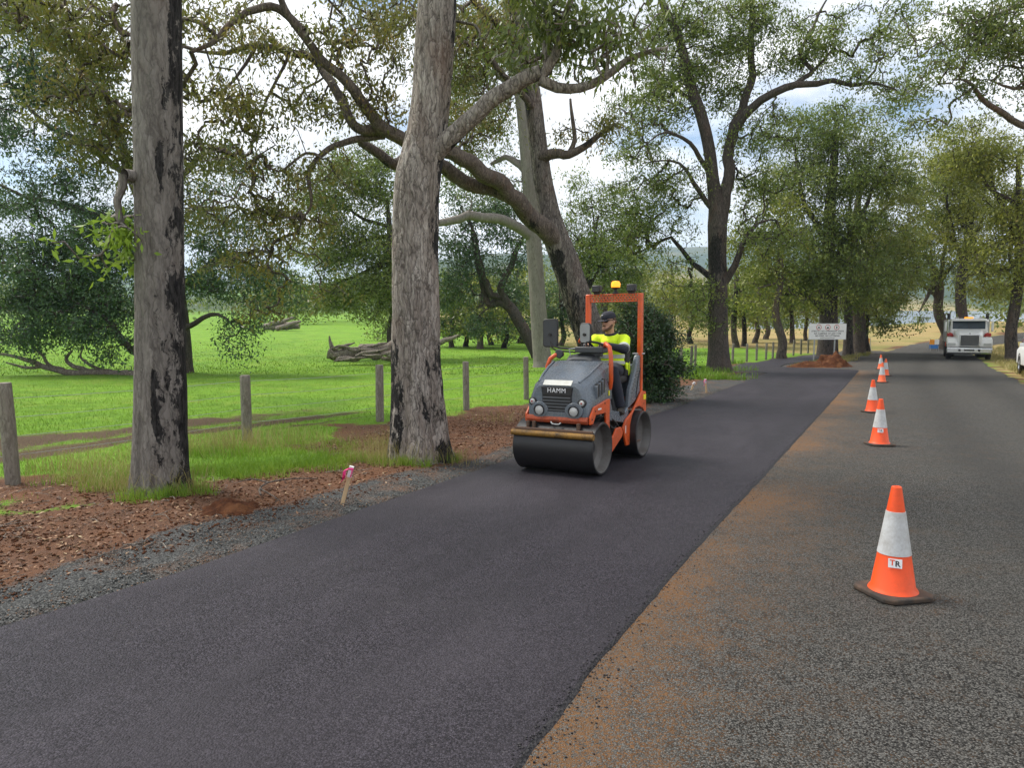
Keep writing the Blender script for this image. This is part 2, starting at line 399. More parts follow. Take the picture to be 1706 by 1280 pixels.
ROAD = [((-2.9, -1.4), (5.0, -3)), ((-.9, 2.5), (6.6, .5)), ((2.2, 8.8), (10.0, 10.0)), ((5.6, 15), (13.2, 16.2)), ((10.2, 24), (17.5, 24.18)), ((11.8, 27), (19.5, 27.6)), ((15.5, 33.8), (24.3, 36)), ((21.4, 43.4), (29.9, 45.2)),
        ((28.3, 54.2), (34.6, 53.4)), ((37.9, 67.3), (43.0, 64.5)), ((47, 76.5), (51.5, 72.4)), ((62, 86), (65, 80.5)), ((85, 94), (87, 88))]
RL = smooth_line(catmull([p[0] for p in ROAD], 30), 20); RR = smooth_line(catmull([p[1] for p in ROAD], 30), 20)
Rm = strip(RL, RR, 44, .010, .25)
def dist_line(x, y, line):
    """unsigned distance to a polyline and side sign (+ = left of travel)"""
    x = np.asarray(x, float).ravel(); y = np.asarray(y, float).ravel()
    best = np.full(x.shape, 1e9); side = np.zeros(x.shape)
    for i in range(len(line) - 1):
        ax, ay = line[i][:2]; bx, by = line[i + 1][:2]; dx, dy = bx - ax, by - ay; l2 = dx * dx + dy * dy + 1e-12
        t = np.clip(((x - ax) * dx + (y - ay) * dy) / l2, 0, 1)
        d = np.hypot(x - ax - t * dx, y - ay - t * dy); k = d < best
        best = np.where(k, d, best); side = np.where(k, np.sign(dx * (y - ay) - dy * (x - ax)), side)
    return best, side
PLc = np.array([p[0] for p in PATH]); PRc = np.array([p[1] for p in PATH][:9])
X, Y = Rm[..., 0].ravel(), Rm[..., 1].ravel()
dr, sr = dist_line(X, Y, PRc)
dust = .74 * np.exp(-(dr / .72) ** 1.6) * np.where(sr < 0, 1, 1)
dust = dust * (-.12 + 1.75 * fbm(X, Y, .8, 3, 5)) + .24 * np.exp(-(dr / 1.9) ** 2) * fbm(X, Y, .9, 3, 6)
dust = np.where(Y > 36, .25 * np.exp(-((np.tile(np.linspace(0, 1, 44), len(RL))) / .12) ** 2) + .0, dust)
dust += .5 * np.exp(-((X - 2.84) ** 2 + (Y - 4.36) ** 2) / .012)            # orange dirt scuffed round the nearest cone
sacross = np.tile(np.linspace(0, 1, 44), len(RL))
lane = .9 * np.exp(-((sacross - .52) / .07) ** 2) + .9 * np.exp(-((sacross - .82) / .07) ** 2)
me = np_mesh('road', Rm.reshape(-1, 3), grid_faces(*Rm.shape[:2])[:, ::-1], {'dust': ('POINT', dust), 'lane': ('POINT', lane * .8)})
tag(link('road', me, 'road_seal', None, 180), kind='structure')

def graded(a, b, fine, lo, hi, grow=1.09):
    xs = list(np.arange(a, b, fine)); st = fine; x = xs[-1]
    while x < hi: st *= grow; x += st; xs.append(x)
    st = fine; x = xs[0]; pre = []
    while x > lo: st *= grow; x -= st; pre.append(x)
    return np.array(pre[::-1] + xs)
gx = graded(-9, 6, .1, -5200, 5200, 1.085); gy = graded(1.0, 17, .1, -30, 5200, 1.06)
GX, GY = np.meshgrid(gx, gy)
fx, fy = GX.ravel(), GY.ravel()
near = (np.abs(fx) < 70) & (fy < 90)
dl = np.full(fx.shape, 99.0); inside = np.zeros(fx.shape, bool); rdist = np.full(fx.shape, 99.0)
a, s = dist_line(fx[near], fy[near], PLc); dl[near] = a * s
b, s2 = dist_line(fx[near], fy[near], np.array([p[1] for p in ROAD])); rdist[near] = np.where(s2 < 0, b, -b)
rl, s3 = dist_line(fx[near], fy[near], np.array([p[0] for p in ROAD])); rleft = np.full(fx.shape, 99.0); rleft[near] = np.where(s3 > 0, rl, -rl)
w1 = fbm(fx, fy, .55, 4, 1); w2 = fbm(fx, fy, 1.7, 4, 2); w3 = fbm(fx, fy, .2, 4, 3)
# the width of gravel and bare earth left of the path changes along it
def prof(y, pts): return np.interp(y, [p[0] for p in pts], [p[1] for p in pts])
gw = prof(fy, [(0, 1.2), (5, 1.15), (7.5, 1.0), (10, .9), (13, 1.15), (18, 1.5), (22, 2.2), (30, 1.6), (36, .5), (45, .25)])
dw = prof(fy, [(0, 3.6), (5, 3.2), (6.3, 2.75), (7.2, 2.05), (8, 2.15), (9.2, 1.75), (10.5, 3.2), (12.5, 3.7), (17, 3.8), (20, 3.2), (27, 2.6), (33, 1.2), (40, .35)])
gravel = sstep(.32, -.32, dl - gw * .72 - (w1 - .5) * .9) * (dl > -8)
dirt = sstep(.35, -.35, dl - dw - (w1 - .5) * 1.5) * (dl > -8)
# litter reaching to the leftmost post
dirt = np.maximum(dirt, sstep(1.5, .3, np.hypot((fx + 5.2) / 1.5, (fy - 7.4) / .9) + (w2 - .5) * 1.2))
dirt = np.maximum(dirt, .8 * sstep(1.2, .2, np.hypot(fx + 2.7, (fy - 12.6) / 1.1) + (w2 - .5) * 1.4))
# muddy wheel tracks inside the paddock
tr = lambda off, k: np.exp(-((dl - off + 1.6 * (w3 - .5)) / k) ** 2)
mud = (.7 * tr(6.2, .35) + .9 * tr(7.7, .6) + .45 * tr(7.0, 1.5)) * sstep(.5, -2.5, fx) * sstep(19, 13, fy) * (.25 + 1.3 * w1)
mud += .5 * tr(5.2, .22) * sstep(11, 13, fy) * sstep(26, 20, fy) * w1 * 1.5
dry = sstep(-.2, .3, rdist) * (.95 + .5 * (w1 - .5)) * (fx > 3)
dirt = np.maximum(dirt, .8 * sstep(.9, 0, rdist + (w2 - .5) * .8) * (rdist > -.4) * (fx > 3))
PRf = np.array([p[1] for p in PATH]); pr_, sp_r = dist_line(fx[near], fy[near], PRf); prs = np.full(fx.shape, 99.0); prs[near] = pr_ * sp_r
isl = (prs < -.12) & (dl < -.3) & (rleft > -.2) & (rleft < 30) & (fy > 32)
dry = np.where(isl, .62 + .4 * (w1 - .5), dry)
dirt = np.where(isl, np.maximum(sstep(1.1, .2, np.abs(rleft) + (w2 - .5) * 1.2), sstep(37.6, 36.2, fy + (w2 - .5) * 2)) * .85, dirt)
az = fx / np.maximum(fy, 1)
far = sstep(56, 66, fy)
dry = np.maximum(dry, far * sstep(.02, .1, az + (w3 - .5) * .1) * .95)
dry = np.maximum(dry, sstep(45, 60, fy) * sstep(.3, .4, az) * .9)
dry = np.maximum(dry, sstep(125, 140, fy) * sstep(-.28, -.1, az) * .7)
d = np.hypot(fx, fy)
wood = sstep(230, 330, d + 60 * (w3 - .5))
clear = sstep(.55, .68, fbm(fx, fy, .0035, 3, 8)) * sstep(4200, 800, d)
wood = wood * (1 - clear)
z = G(fx, fy) + (w2 - .5) * .05 * (dl > .2) * (fy < 60) + (w1 - .5) * .12 * sstep(1, 4, dl) * (dl < 90) + (fbm(fx, fy, 4.5, 3, 9) - .5) * .05 * dirt * (dl > .3)
z = z - .02 * sstep(.25, -.1, dl) * (dl < 90) - .012 * (np.abs(rdist) < 1) * 0
z = np.where((rdist < .15) & (rleft < .15) & near, G(fx, fy) - .03, z)
z = np.where((dl < .02) & (dl > -6.5) & near & ~isl, np.minimum(z, G(fx, fy) - .02), z)
z += sstep(300, 900, d) * wood * (fbm(fx, fy, .02, 3, 4) - .5) * 9
me = np_mesh('ground', np.stack([fx, fy, z], 1), grid_faces(len(gy), len(gx)), {'gravel': ('POINT', gravel), 'dirt': ('POINT', dirt), 'mud': ('POINT', mud), 'dry': ('POINT', dry), 'wood': ('POINT', wood)})
tag(link('ground', me, 'ground', None, 180), kind='structure')
GZ, GDIRT, GMUD, GGRAV, GDL, GRD, GISL = z.copy(), dirt.copy(), mud.copy(), gravel.copy(), dl.copy(), rdist.copy(), isl.astype(float)
def ZG(x, y):
    """surface height as modelled (without the fine crumbs)"""
    return Gf(x, y)

# the lake
mb = MB(); mb.add([(10, 118, -4.05), (700, 118, -4.05), (1600, 1500, -4.05), (120, 1500, -4.05)], [(0, 1, 2, 3)])
tag(mb.build('lake', 'water', None, None), kind='structure')

# crushed stone spread along the path's left edge, lying on the sheet as real stones
def stones(name, N, sampler, smin, smax, mat, par=None):
    P = sampler(N); n = len(P)
    base = np.array([(1, 0, 0), (0, 1, 0), (-1, 0, 0), (0, -1, 0), (0, 0, .75), (0, 0, -.75)], float)
    f = np.array([(0, 1, 4), (1, 2, 4), (2, 3, 4), (3, 0, 4), (1, 0, 5), (2, 1, 5), (3, 2, 5), (0, 3, 5)])
    sc = smin + (smax - smin) * RNG.random((n, 1, 1)) ** 2
    V = base[None] * (1 + .7 * (RNG.random((n, 6, 1)) - .5)) * sc * (.7 + .6 * RNG.random((n, 1, 3)))
    a = RNG.random(n) * 6.28; ca, sa = np.cos(a)[:, None], np.sin(a)[:, None]
    tl = (RNG.random(n) - .5) * 1.2; ct, st = np.cos(tl)[:, None], np.sin(tl)[:, None]
    x, y, zz = V[..., 0].copy(), V[..., 1].copy(), V[..., 2].copy()
    x, zz = x * ct - zz * st, x * st + zz * ct
    x, y = x * ca - y * sa, x * sa + y * ca
    V = np.stack([x, y, zz], 2) + P[:, None, :]
    F = (f[None] + 6 * np.arange(n)[:, None, None]).reshape(-1, 3)
    return link(name, np_mesh(name, V.reshape(-1, 3), F, {'tint': ('FACE', np.repeat(RNG.random(n), 8))}), mat)
def along_left(y0, y1, lo, hi, N, pw=1.0):
    """points between lo and hi metres left of the path edge"""
    yy = y0 + (y1 - y0) * RNG.random(N) ** 1.5
    i = np.interp(yy, PLn[:230, 1], np.arange(230)); ii = i.astype(int).clip(0, 228)
    base = PLn[ii] + (PLn[ii + 1] - PLn[ii]) * (i - ii)[:, None]
    tg = PLn[ii + 1] - PLn[ii]; tg /= np.linalg.norm(tg, axis=1)[:, None]
    nr = np.stack([-tg[:, 1], tg[:, 0]], 1)
    off = lo + (hi - lo) * RNG.random(N) ** pw
    return base + nr * off[:, None], off
def samp(N):
    xy, off = along_left(3.0, 22, .02, 1.5, N, 1.15)
    w = fbm(xy[:, 0], xy[:, 1], .55, 4, 1)
    g = 0.7 * np.interp(xy[:, 1], [0, 5, 7.5, 10, 13, 18, 22], [1.2, 1.15, 1.0, .9, 1.15, 1.5, 1.6])
    k = RNG.random(N) < sstep(.35, -.35, off - g - (w - .5) * .9)
    xy = xy[k]; return np.concatenate([xy, (G(xy[:, 0], xy[:, 1]) + .002 + (fbm(xy[:, 0], xy[:, 1], 1.7, 4, 2) - .5) * .05 * (off[k] > .2))[:, None]], 1)
tag(stones('gravel', 42000, samp, .0035, .0105, 'gravel_stone'), 'grey crushed stone gravel along the left edge of the new path', 'gravel', kind='stuff')
# ------------------------------------------------------------------ bark and leaf materials
def bark(name, pale, mid_, dark, fiss=1.0, red=0.0, vscale=7.0, plate=.5):
    t = NT(name); v = t.coord('Object')
    wv = t.n('ShaderNodeVectorMath', {0: v, 1: t.n('ShaderNodeVectorMath', {0: t.n('ShaderNodeTexNoise', {'Vector': v, 'Scale': 6.0, 'Detail': 3}).outputs['Color'], 1: (.14, .14, .14)}, operation='MULTIPLY').outputs[0]}, operation='ADD').outputs[0]
    st = t.mapv(wv, (vscale, vscale, vscale * .2)); st2 = t.mapv(v, (vscale * 5, vscale * 5, vscale * 1.1))
    a = t.noise(st, 1.3, 6, .65, .4); b = t.noise(st2, 1.2, 6, .75); big = t.noise(t.mapv(v, (1, 1, .5)), 2.2, 4)
    pv = t.mapv(wv, (1, 1, .10)); pc = t.n('ShaderNodeSeparateColor', {'Color': t.vor(pv, vscale * 2.6, 'F1', 'Color')}).outputs[0]
    pe = t.vor(pv, vscale * 2.6, 'DISTANCE_TO_EDGE')
    c = t.mix(t.ramp(a, [(.32, 0), (.62, 1)]), mid_, pale)
    c = t.mix(t.math('MULTIPLY', t.ramp(pc, [(.1, 1), (.75, 0)]), plate), c, mid_)
    c = t.mix(t.math('MULTIPLY', t.ramp(pe, [(.0, 1), (.09, 0)]), .8 * fiss * plate * 1.6, clamp=True), c, dark)
    c = t.mix(t.math('MULTIPLY', t.ramp(b, [(.40, 1), (.56, 0)]), .6 * fiss), c, dark)
    c = t.mix(t.math('MULTIPLY', t.ramp(t.noise(t.mapv(v, (9, 9, 3.2)), 1, 5, .7), [(.60, 0), (.68, 1)]), .55), c, tuple(x * .7 for x in dark))
    c = t.mix(t.math('MULTIPLY', t.ramp(big, [(.54, 0), (.72, 1)]), red), c, (.16, .065, .035))
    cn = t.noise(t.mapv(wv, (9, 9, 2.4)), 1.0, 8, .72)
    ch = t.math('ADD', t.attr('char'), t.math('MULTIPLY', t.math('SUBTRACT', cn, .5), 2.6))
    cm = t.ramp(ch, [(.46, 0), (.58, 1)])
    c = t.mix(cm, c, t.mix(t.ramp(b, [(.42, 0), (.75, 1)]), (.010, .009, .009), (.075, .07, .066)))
    h = t.math('ADD', t.math('ADD', t.math('MULTIPLY', a, .4), t.math('MULTIPLY', b, .35 * fiss)), t.math('MULTIPLY', t.math('MINIMUM', pe, .2), 1.6 * fiss * plate))
    t.bsdf(c, .88, t.bump(h, .04 * fiss + .006, 1.0), spec=.2); return t.m
bark('bark_grey', (.27, .245, .22), (.155, .138, .122), (.05, .043, .038), .75, .12, 5.5, .45)
bark('bark_flaky', (.50, .45, .40), (.24, .20, .17), (.04, .032, .027), .9, .3, 6.5, .6)
bark('bark_pale', (.27, .245, .215), (.19, .17, .15), (.07, .062, .055), .55, .08, 4, .35)
bark('bark_dark', (.15, .125, .108), (.08, .066, .058), (.02, .017, .016), 1.0, .2)
bark('bark_brown', (.21, .17, .14), (.12, .098, .082), (.03, .025, .022), 1.0, .3)
bark('bark_scorched', (.27, .24, .21), (.13, .112, .097), (.03, .026, .023), 1.0, .2, 6.0, .6)
bark('dead_wood', (.42, .37, .31), (.2, .165, .135), (.04, .03, .025), 1.0, .2, 9)
def leafmat(name, stops, transl=.35, rough=.42):
    t = NT(name); a = t.attr('tint')
    c = t.ramp(a, stops)
    p = t.n('ShaderNodeBsdfPrincipled', {'Base Color': c, 'Roughness': rough, 'Specular IOR Level': .35})
    tr = t.n('ShaderNodeBsdfTranslucent', {'Color': t.mix(.5, c, (.16, .22, .03))})
    m = t.n('ShaderNodeMixShader', {0: transl, 1: p.outputs[0], 2: tr.outputs[0]}); t.t.links.new(m.outputs[0], t.o.inputs[0])
leafmat('leaf_olive', [(0, (0.059, 0.092, 0.030)), (.45, (0.126, 0.168, 0.043)), (.8, (0.218, 0.244, 0.058)), (.94, (0.286, 0.235, 0.076)), (1, (0.336, 0.168, 0.059))])
leafmat('leaf_dark', [(0, (0.029, 0.061, 0.032)), (.5, (0.064, 0.121, 0.055)), (.9, (0.113, 0.185, 0.064)), (1, (0.161, 0.209, 0.064))], .25)
leafmat('leaf_green', [(0, (0.061, 0.101, 0.027)), (.45, (0.142, 0.196, 0.043)), (.8, (0.243, 0.277, 0.061)), (1, (0.324, 0.297, 0.081))])
leafmat('leaf_yellow', [(0, (0.091, 0.124, 0.026)), (.45, (0.215, 0.240, 0.044)), (.85, (0.364, 0.364, 0.065)), (1, (0.390, 0.286, 0.091))])
leafmat('leaf_brown', [(0, (0.072, 0.081, 0.032)), (.4, (0.137, 0.137, 0.041)), (.75, (0.241, 0.193, 0.048)), (.93, (0.306, 0.177, 0.052)), (1, (0.258, 0.113, 0.048))])
leafmat('leaf_bright', [(0, (0.126, 0.224, 0.028)), (.6, (0.252, 0.392, 0.042)), (1, (0.364, 0.420, 0.056))], .45)
leafmat('leaf_shrub', [(0, (.014, .034, .015)), (.5, (.034, .072, .027)), (.9, (.075, .13, .045)), (1, (.16, .2, .1))], .2, .3)

# ------------------------------------------------------------------ the tree builder
def fbm3(P, sc, oct=3, seed=0):
    P = np.asarray(P, float) * sc + seed * 13.7; out = np.zeros(P.shape[:-1]); amp = .5; tot = 0
    for o in range(oct):
        I = np.floor(P).astype(np.int64); f = P - I; f = f * f * (3 - 2 * f)
        def h(a, b, c):
            n = (a * 374761393 + b * 668265263 + c * 2147483647 + o * 1274126177) & 0xffffffff
            n = ((n ^ (n >> 13)) * 1274126177) & 0xffffffff
            return ((n ^ (n >> 16)) & 0xffff) / 65535.0
        x, y, z = I[..., 0], I[..., 1], I[..., 2]; fx, fy, fz = f[..., 0], f[..., 1], f[..., 2]
        v = 0
        for dx in (0, 1):
            for dy in (0, 1):
                for dz in (0, 1):
                    v = v + h(x + dx, y + dy, z + dz) * (fx if dx else 1 - fx) * (fy if dy else 1 - fy) * (fz if dz else 1 - fz)
        out += amp * v; tot += amp; amp *= .5; P = P * 2.03
    return out / tot
def spline(P, step):
    """Catmull-Rom through (x,y,z,r) points, resampled about every step metres"""
    P = np.array(P, float); out = []
    Q = np.vstack([2 * P[0] - P[1], P, 2 * P[-1] - P[-2]])
    for i in range(1, len(Q) - 2):
        p0, p1, p2, p3 = Q[i - 1], Q[i], Q[i + 1], Q[i + 2]
        n = max(2, int(np.linalg.norm((p2 - p1)[:3]) / step))
        for t in np.arange(n) / n:
            out.append(.5 * ((2 * p1) + (-p0 + p2) * t + (2 * p0 - 5 * p1 + 4 * p2 - p3) * t * t + (-p0 + 3 * p1 - 3 * p2 + p3) * t ** 3))
    out.append(P[-1]); out = np.array(out); out[:, 3] = np.maximum(out[:, 3], .004); return out
def sweep(S, n, amp=0.0, seed=0, nsc=3.0, flute=0.0):
    """rings along a spline; returns verts (k*n,3), quad faces, unit outward dirs"""
    C = S[:, :3]; k = len(C)
    tg = np.gradient(C, axis=0); tg /= np.linalg.norm(tg, axis=1)[:, None] + 1e-9
    nx = np.zeros((k, 3)); ref = np.array([1.0, 0, 0]) if abs(tg[0, 0]) < .8 else np.array([0, 1.0, 0])
    cur = ref - tg[0] * ref.dot(tg[0]); cur /= np.linalg.norm(cur)
    for i in range(k):
        cur = cur - tg[i] * cur.dot(tg[i]); cur /= np.linalg.norm(cur) + 1e-9; nx[i] = cur
    ny = np.cross(tg, nx); a = 2 * np.pi * np.arange(n) / n
    D = nx[:, None, :] * np.cos(a)[None, :, None] + ny[:, None, :] * np.sin(a)[None, :, None]
    r = np.repeat(S[:, 3:4], n, 1)
    V = C[:, None, :] + D * r[..., None]
    if amp:
        Q = V * np.array([1, 1, .28])
        d = (fbm3(Q, nsc, 3, seed) - .5) * 2 * amp + (fbm3(V * np.array([1, 1, .35]), nsc * 4.5, 3, seed + 1) - .5) * amp * .8
        if n > 60: d = d - amp * .9 * np.exp(-np.abs(fbm3(V * np.array([1, 1, .10]), 14, 2, seed + 2) - .5) / .035) + amp * .35 * (fbm3(V * np.array([1, 1, .5]), 30, 2, seed + 4) - .5)
        if flute: d = d + flute * np.sin(a * 5 + seed)[None, :] * np.exp(-np.arange(k) / k * 9)[:, None]
        V = C[:, None, :] + D * (r * (1 + d))[..., None]
    i = np.arange(k - 1)[:, None] * n; j = np.arange(n)[None, :]; j2 = (j + 1) % n
    F = np.stack([i + j, i + j2, i + n + j2, i + n + j], 2).reshape(-1, 4)
    return V.reshape(-1, 3), F, D.reshape(-1, 3)
def px_limb(L_, Y0):
    return [(*pd(p[0], p[1], Y0 + p[2]), p[3]) for p in L_]
LEAFY = 1.8
def leaves_at(C, m, spread, l, w, droop, rng):
    """m leaf blades round every clump centre; drooping, folded along the midrib"""
    n = len(C) * m
    base = np.repeat(C, m, 0) + rng.normal(0, 1, (n, 3)) * spread * np.array([1, 1, .8])
    d = rng.normal(0, 1, (n, 3)); d[:, 2] -= droop; d /= np.linalg.norm(d, axis=1)[:, None]
    q = (base - np.repeat(C, m, 0)) / spread + np.array([0, 0, .9]) + rng.normal(0, .75, (n, 3)); s = np.cross(d, q); s /= np.linalg.norm(s, axis=1)[:, None] + 1e-9
    nn = np.cross(d, s)
    ll = l * (.6 + .8 * rng.random((n, 1))); ww = w * (.6 + .8 * rng.random((n, 1)))
    b = base; tip = base + d * ll; c1 = base + d * ll * .42 + s * ww * .5 + nn * ww * .15; c2 = base + d * ll * .42 - s * ww * .5 + nn * ww * .15
    V = np.stack([b, c1, tip, c2], 1).reshape(-1, 3); F = np.arange(4 * n).reshape(-1, 4)
    return V, F
def tree(name, label, base, limbs, blobs, leaf, barkm, group=None, l=.14, w=.05, droop=.9, cov=1.6, clump=.34, m=34, char=None, hi=False, amp=.06, seed=1, trunk_n=20, cat='tree', holes=.42, twig=True, tint_shift=0.0, flute=0.0, limbm=None):
    """limbs: world (x,y,z,r) lists, the first is the trunk; blobs: (centre, (rx,ry,rz), cov) in metres"""
    rng = np.random.default_rng(seed)
    b0 = Vector(base); root = empty(name, b0); tag(root, label, cat, group)
    nodes = []; B = np.array(b0)
    for i, Lb in enumerate(limbs):
        step = .045 if (hi and i == 0) else (.12 if hi else .35)
        S = spline(Lb, step)
        # small crooked wobble
        if i > 0:
            wob = (np.stack([fbm3(S[:, :3], 1.1, 3, seed + i * 3 + q) for q in range(3)], 1) - .5) * 2
            S[:, :3] += wob * np.minimum(S[:, 3:4] * 1.6, .25) * np.minimum(np.arange(len(S)) / 6, 1)[:, None]
        n = (120 if i == 0 else 24) if hi else (trunk_n if i == 0 else 10)
        V, F, D = sweep(S, n, amp, seed + i, 2.2 / max(.12, S[0, 3] * 2.2), flute if i == 0 else 0)
        ch = char(V, D) if char else np.zeros(len(V))
        me = np_mesh('bark', V - B, F, {'char': ('POINT', ch)})
        # close the ends
        link('trunk' if i == 0 else 'branch', me, barkm if i == 0 or limbm is None else limbm, root, 180)
        if len(S) > 3:
            sel = S[::2] if i else S[int(len(S) * .45)::2]
            nodes.append(sel)
    nodes = np.concatenate(nodes) if nodes else np.array([[*b0, .1]])
    if len(nodes) > 400: nodes = nodes[:: int(np.ceil(len(nodes) / 400))]
    CL = []; SP = []
    for (c, rad, cv) in blobs:
        c = np.array(c); rad = np.array(rad)
        area = math.pi * rad[0] * max(rad[2], rad[1] * .6)
        N = max(2, int(LEAFY * cov * cv * area / (.5 * l * w) / m))
        NS = max(2, N // 9); got = []; tries = 0
        while len(got) < NS and tries < 30:
            p = rng.normal(0, 1, (NS * 2, 3)); p /= np.linalg.norm(p, axis=1)[:, None]
            p = p * rng.random((NS * 2, 1)) ** .42 * (1 + .5 * (fbm3(p + c, 1.6, 2, seed) - .5)[:, None] * 2)
            P = c + p * rad
            k = fbm3(P, .9 / max(.5, rad.mean() * .5), 3, seed + 5) > holes
            got += list(P[k]); tries += 1
        if not got: continue
        S_ = np.array(got[:NS]); ss = clump * (1.0 + 1.1 * rng.random((len(S_), 1)))
        per = np.repeat(np.arange(len(S_)), 9)
        CL.append(S_[per] + rng.normal(0, 1, (len(per), 3)) * ss[per] * np.array([1, 1, .42]) + np.array([0, 0, -.1]))
        SP.append(rng.random(len(S_))[per])
    if not CL: return root
    CL = np.concatenate(CL); SP = np.concatenate(SP)
    if twig:
        dmin = np.array([np.min(np.linalg.norm(nodes[:, :3] - c, axis=1)) for c in CL]); order = np.argsort(dmin)
        NP = np.concatenate([nodes[:, :3], np.zeros((len(CL), 3))]); par = np.full(len(NP), -1); cnt = len(nodes)
        wgt = np.concatenate([np.ones(len(nodes)) * 1.0, np.ones(len(CL)) * 1.12])
        for o in order:
            c = CL[o]; dd = np.linalg.norm(NP[:cnt] - c, axis=1) * wgt[:cnt]; j = int(np.argmin(dd))
            NP[cnt] = c; par[cnt] = j; cnt += 1
        load = np.ones(cnt)
        for q in range(cnt - 1, len(nodes) - 1, -1): load[par[q]] += load[q] if par[q] >= len(nodes) else 0
        k = np.arange(len(nodes), cnt); A = NP[par[k]]; Bp = NP[k]
        ra = np.minimum(.0085 * np.sqrt(load[k]) + .0045, .06) * (1 if l < .15 else 1.3); rb = ra * .7
        # a bent three-piece, three-sided twig each
        nseg = 4; ts = np.linspace(0, 1, nseg)
        ln = np.linalg.norm(Bp - A, axis=1)[:, None]
        off = rng.normal(0, 1, (len(k), 3)) * ln * .13; off2 = rng.normal(0, 1, (len(k), 3)) * ln * .1; off[:, 2] += ln[:, 0] * .08
        pts = np.stack([A, A * .66 + Bp * .34 + off, A * .33 + Bp * .67 + off2, Bp], 1)
        d = Bp - A; d /= ln + 1e-9; u = np.cross(d, [0.3, .2, 1]); u /= np.linalg.norm(u, axis=1)[:, None] + 1e-9; vv = np.cross(d, u)
        rr = ra[:, None] * (1 - ts) + rb[:, None] * ts
        ang = np.array([0, 2.094, 4.189])
        ring = u[:, None, None, :] * np.cos(ang)[None, None, :, None] + vv[:, None, None, :] * np.sin(ang)[None, None, :, None]
        V = pts[:, :, None, :] + ring * rr[:, :, None, None]
        nb = nseg * 3; f = []
        for q in range(nseg - 1):
            for a in range(3): f.append((q * 3 + a, q * 3 + (a + 1) % 3, q * 3 + 3 + (a + 1) % 3, q * 3 + 3 + a))
        F = (np.array(f)[None] + nb * np.arange(len(k))[:, None, None]).reshape(-1, 4)
        V = V.reshape(-1, 3)
        me = np_mesh('twigs', V - B, F, {'char': ('POINT', np.zeros(len(V)) + .15)})
        tag(link('twigs', me, limbm or barkm, root, 180), kind='stuff')
    V, F = leaves_at(CL, m, clump * .72, l, w, droop, rng)
    ct = np.repeat(.6 * SP + .4 * rng.random(len(CL)), m); ti = np.clip(.6 * ct + .4 * rng.random(len(F)) + tint_shift, 0, 1)
    me = np_mesh('crown', V - B, F, {'tint': ('FACE', ti)})
    tag(link('crown', me, leaf, root), kind='stuff')
    return root
def pb(Y0, *bl):
    """blobs given by line of sight: (px,py,rx_px,ry_px,dy,depth_radius_factor,cov)"""
    out = []
    for b in bl:
        px, py, rx, ry = b[:4]; dy = b[4] if len(b) > 4 else 0; cv = b[5] if len(b) > 5 else 1.0
        Y = Y0 + dy; c = pd(px, py, Y); k = Y / FPX
        out.append((tuple(c), (rx * k, (rx + ry) * .5 * k, ry * k), cv))
    return out
def scars(*spots):
    """small dark wounds: (point, half width, half height, strength)"""
    def f(V):
        o = np.zeros(len(V))
        for (p, w_, h_, k_) in spots: o += k_ * np.exp(-((V[:, 0] - p[0]) / w_) ** 2 - ((V[:, 2] - p[2]) / h_) ** 2) * (V[:, 1] < p[1] + .3)
        return o
    return f
def on_ground(px, Y):
    """foot of a tree in the line of sight px at Y metres"""
    x = (px - IW / 2) / FPX * Y * 1.0
    return Vector((x, Y, Gf(x, Y)))
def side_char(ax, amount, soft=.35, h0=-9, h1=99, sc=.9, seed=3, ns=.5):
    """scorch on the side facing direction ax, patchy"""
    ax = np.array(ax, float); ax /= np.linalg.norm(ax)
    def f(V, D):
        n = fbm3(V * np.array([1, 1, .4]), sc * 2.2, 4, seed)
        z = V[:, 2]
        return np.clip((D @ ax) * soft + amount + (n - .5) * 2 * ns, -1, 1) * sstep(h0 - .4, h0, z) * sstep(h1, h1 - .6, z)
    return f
# ------------------------------------------------------------------ the trees
# near trunk on the left
Y0 = 7.5
b = pd(270, 822, Y0)
tree('gum_tree', 'straight grey gum trunk at far left with scorched right side and broken branch stub', (b.x, Y0, Gf(b.x, Y0) - .05),
     [px_limb([(271, 832, 0, .37), (270, 812, 0, .325), (269, 785, 0, .29), (269, 730, 0, .27), (269, 680, 0, .262), (268, 600, 0, .25), (267, 500, 0, .242), (266, 400, 0, .236), (265, 300, 0, .236), (263, 200, 0, .234), (262, 100, 0, .235), (261, 0, 0, .232), (261, -200, .1, .22), (264, -500, .2, .2), (270, -900, .4, .16)], Y0),
      px_limb([(250, 300, -.05, .085), (232, 297, -.12, .068), (214, 292, -.2, .06), (203, 290, -.26, .058)], Y0),
      px_limb([(262, -380, .2, .12), (180, -600, .8, .09), (90, -800, 1.4, .06)], Y0), px_limb([(266, -600, .2, .11), (380, -800, .5, .08), (470, -950, 1.0, .05)], Y0)],
     pb(Y0, (190, 345, 26, 55, -.1, .7), (205, 400, 18, 25, -.1, .5), (90, -850, 120, 90, 1.4, .5), (470, -980, 120, 90, 1, .5), (270, -1000, 130, 90, .4, .5)),
     'leaf_bright', 'bark_grey', 'trees along the path', l=.10, w=.036, cov=1.0, clump=.12, m=14, hi=True, amp=.045, seed=21, flute=.05,
     char=lambda V, D: side_char((1, .0, 0), -.22, .85, sc=2.0, ns=.7)(V, D) + scars((pd(262, 268, 7.25), .035, .22, .9), (pd(252, 650, 7.2), .035, .35, .8), (pd(285, 480, 7.2), .03, .12, .5))(V))
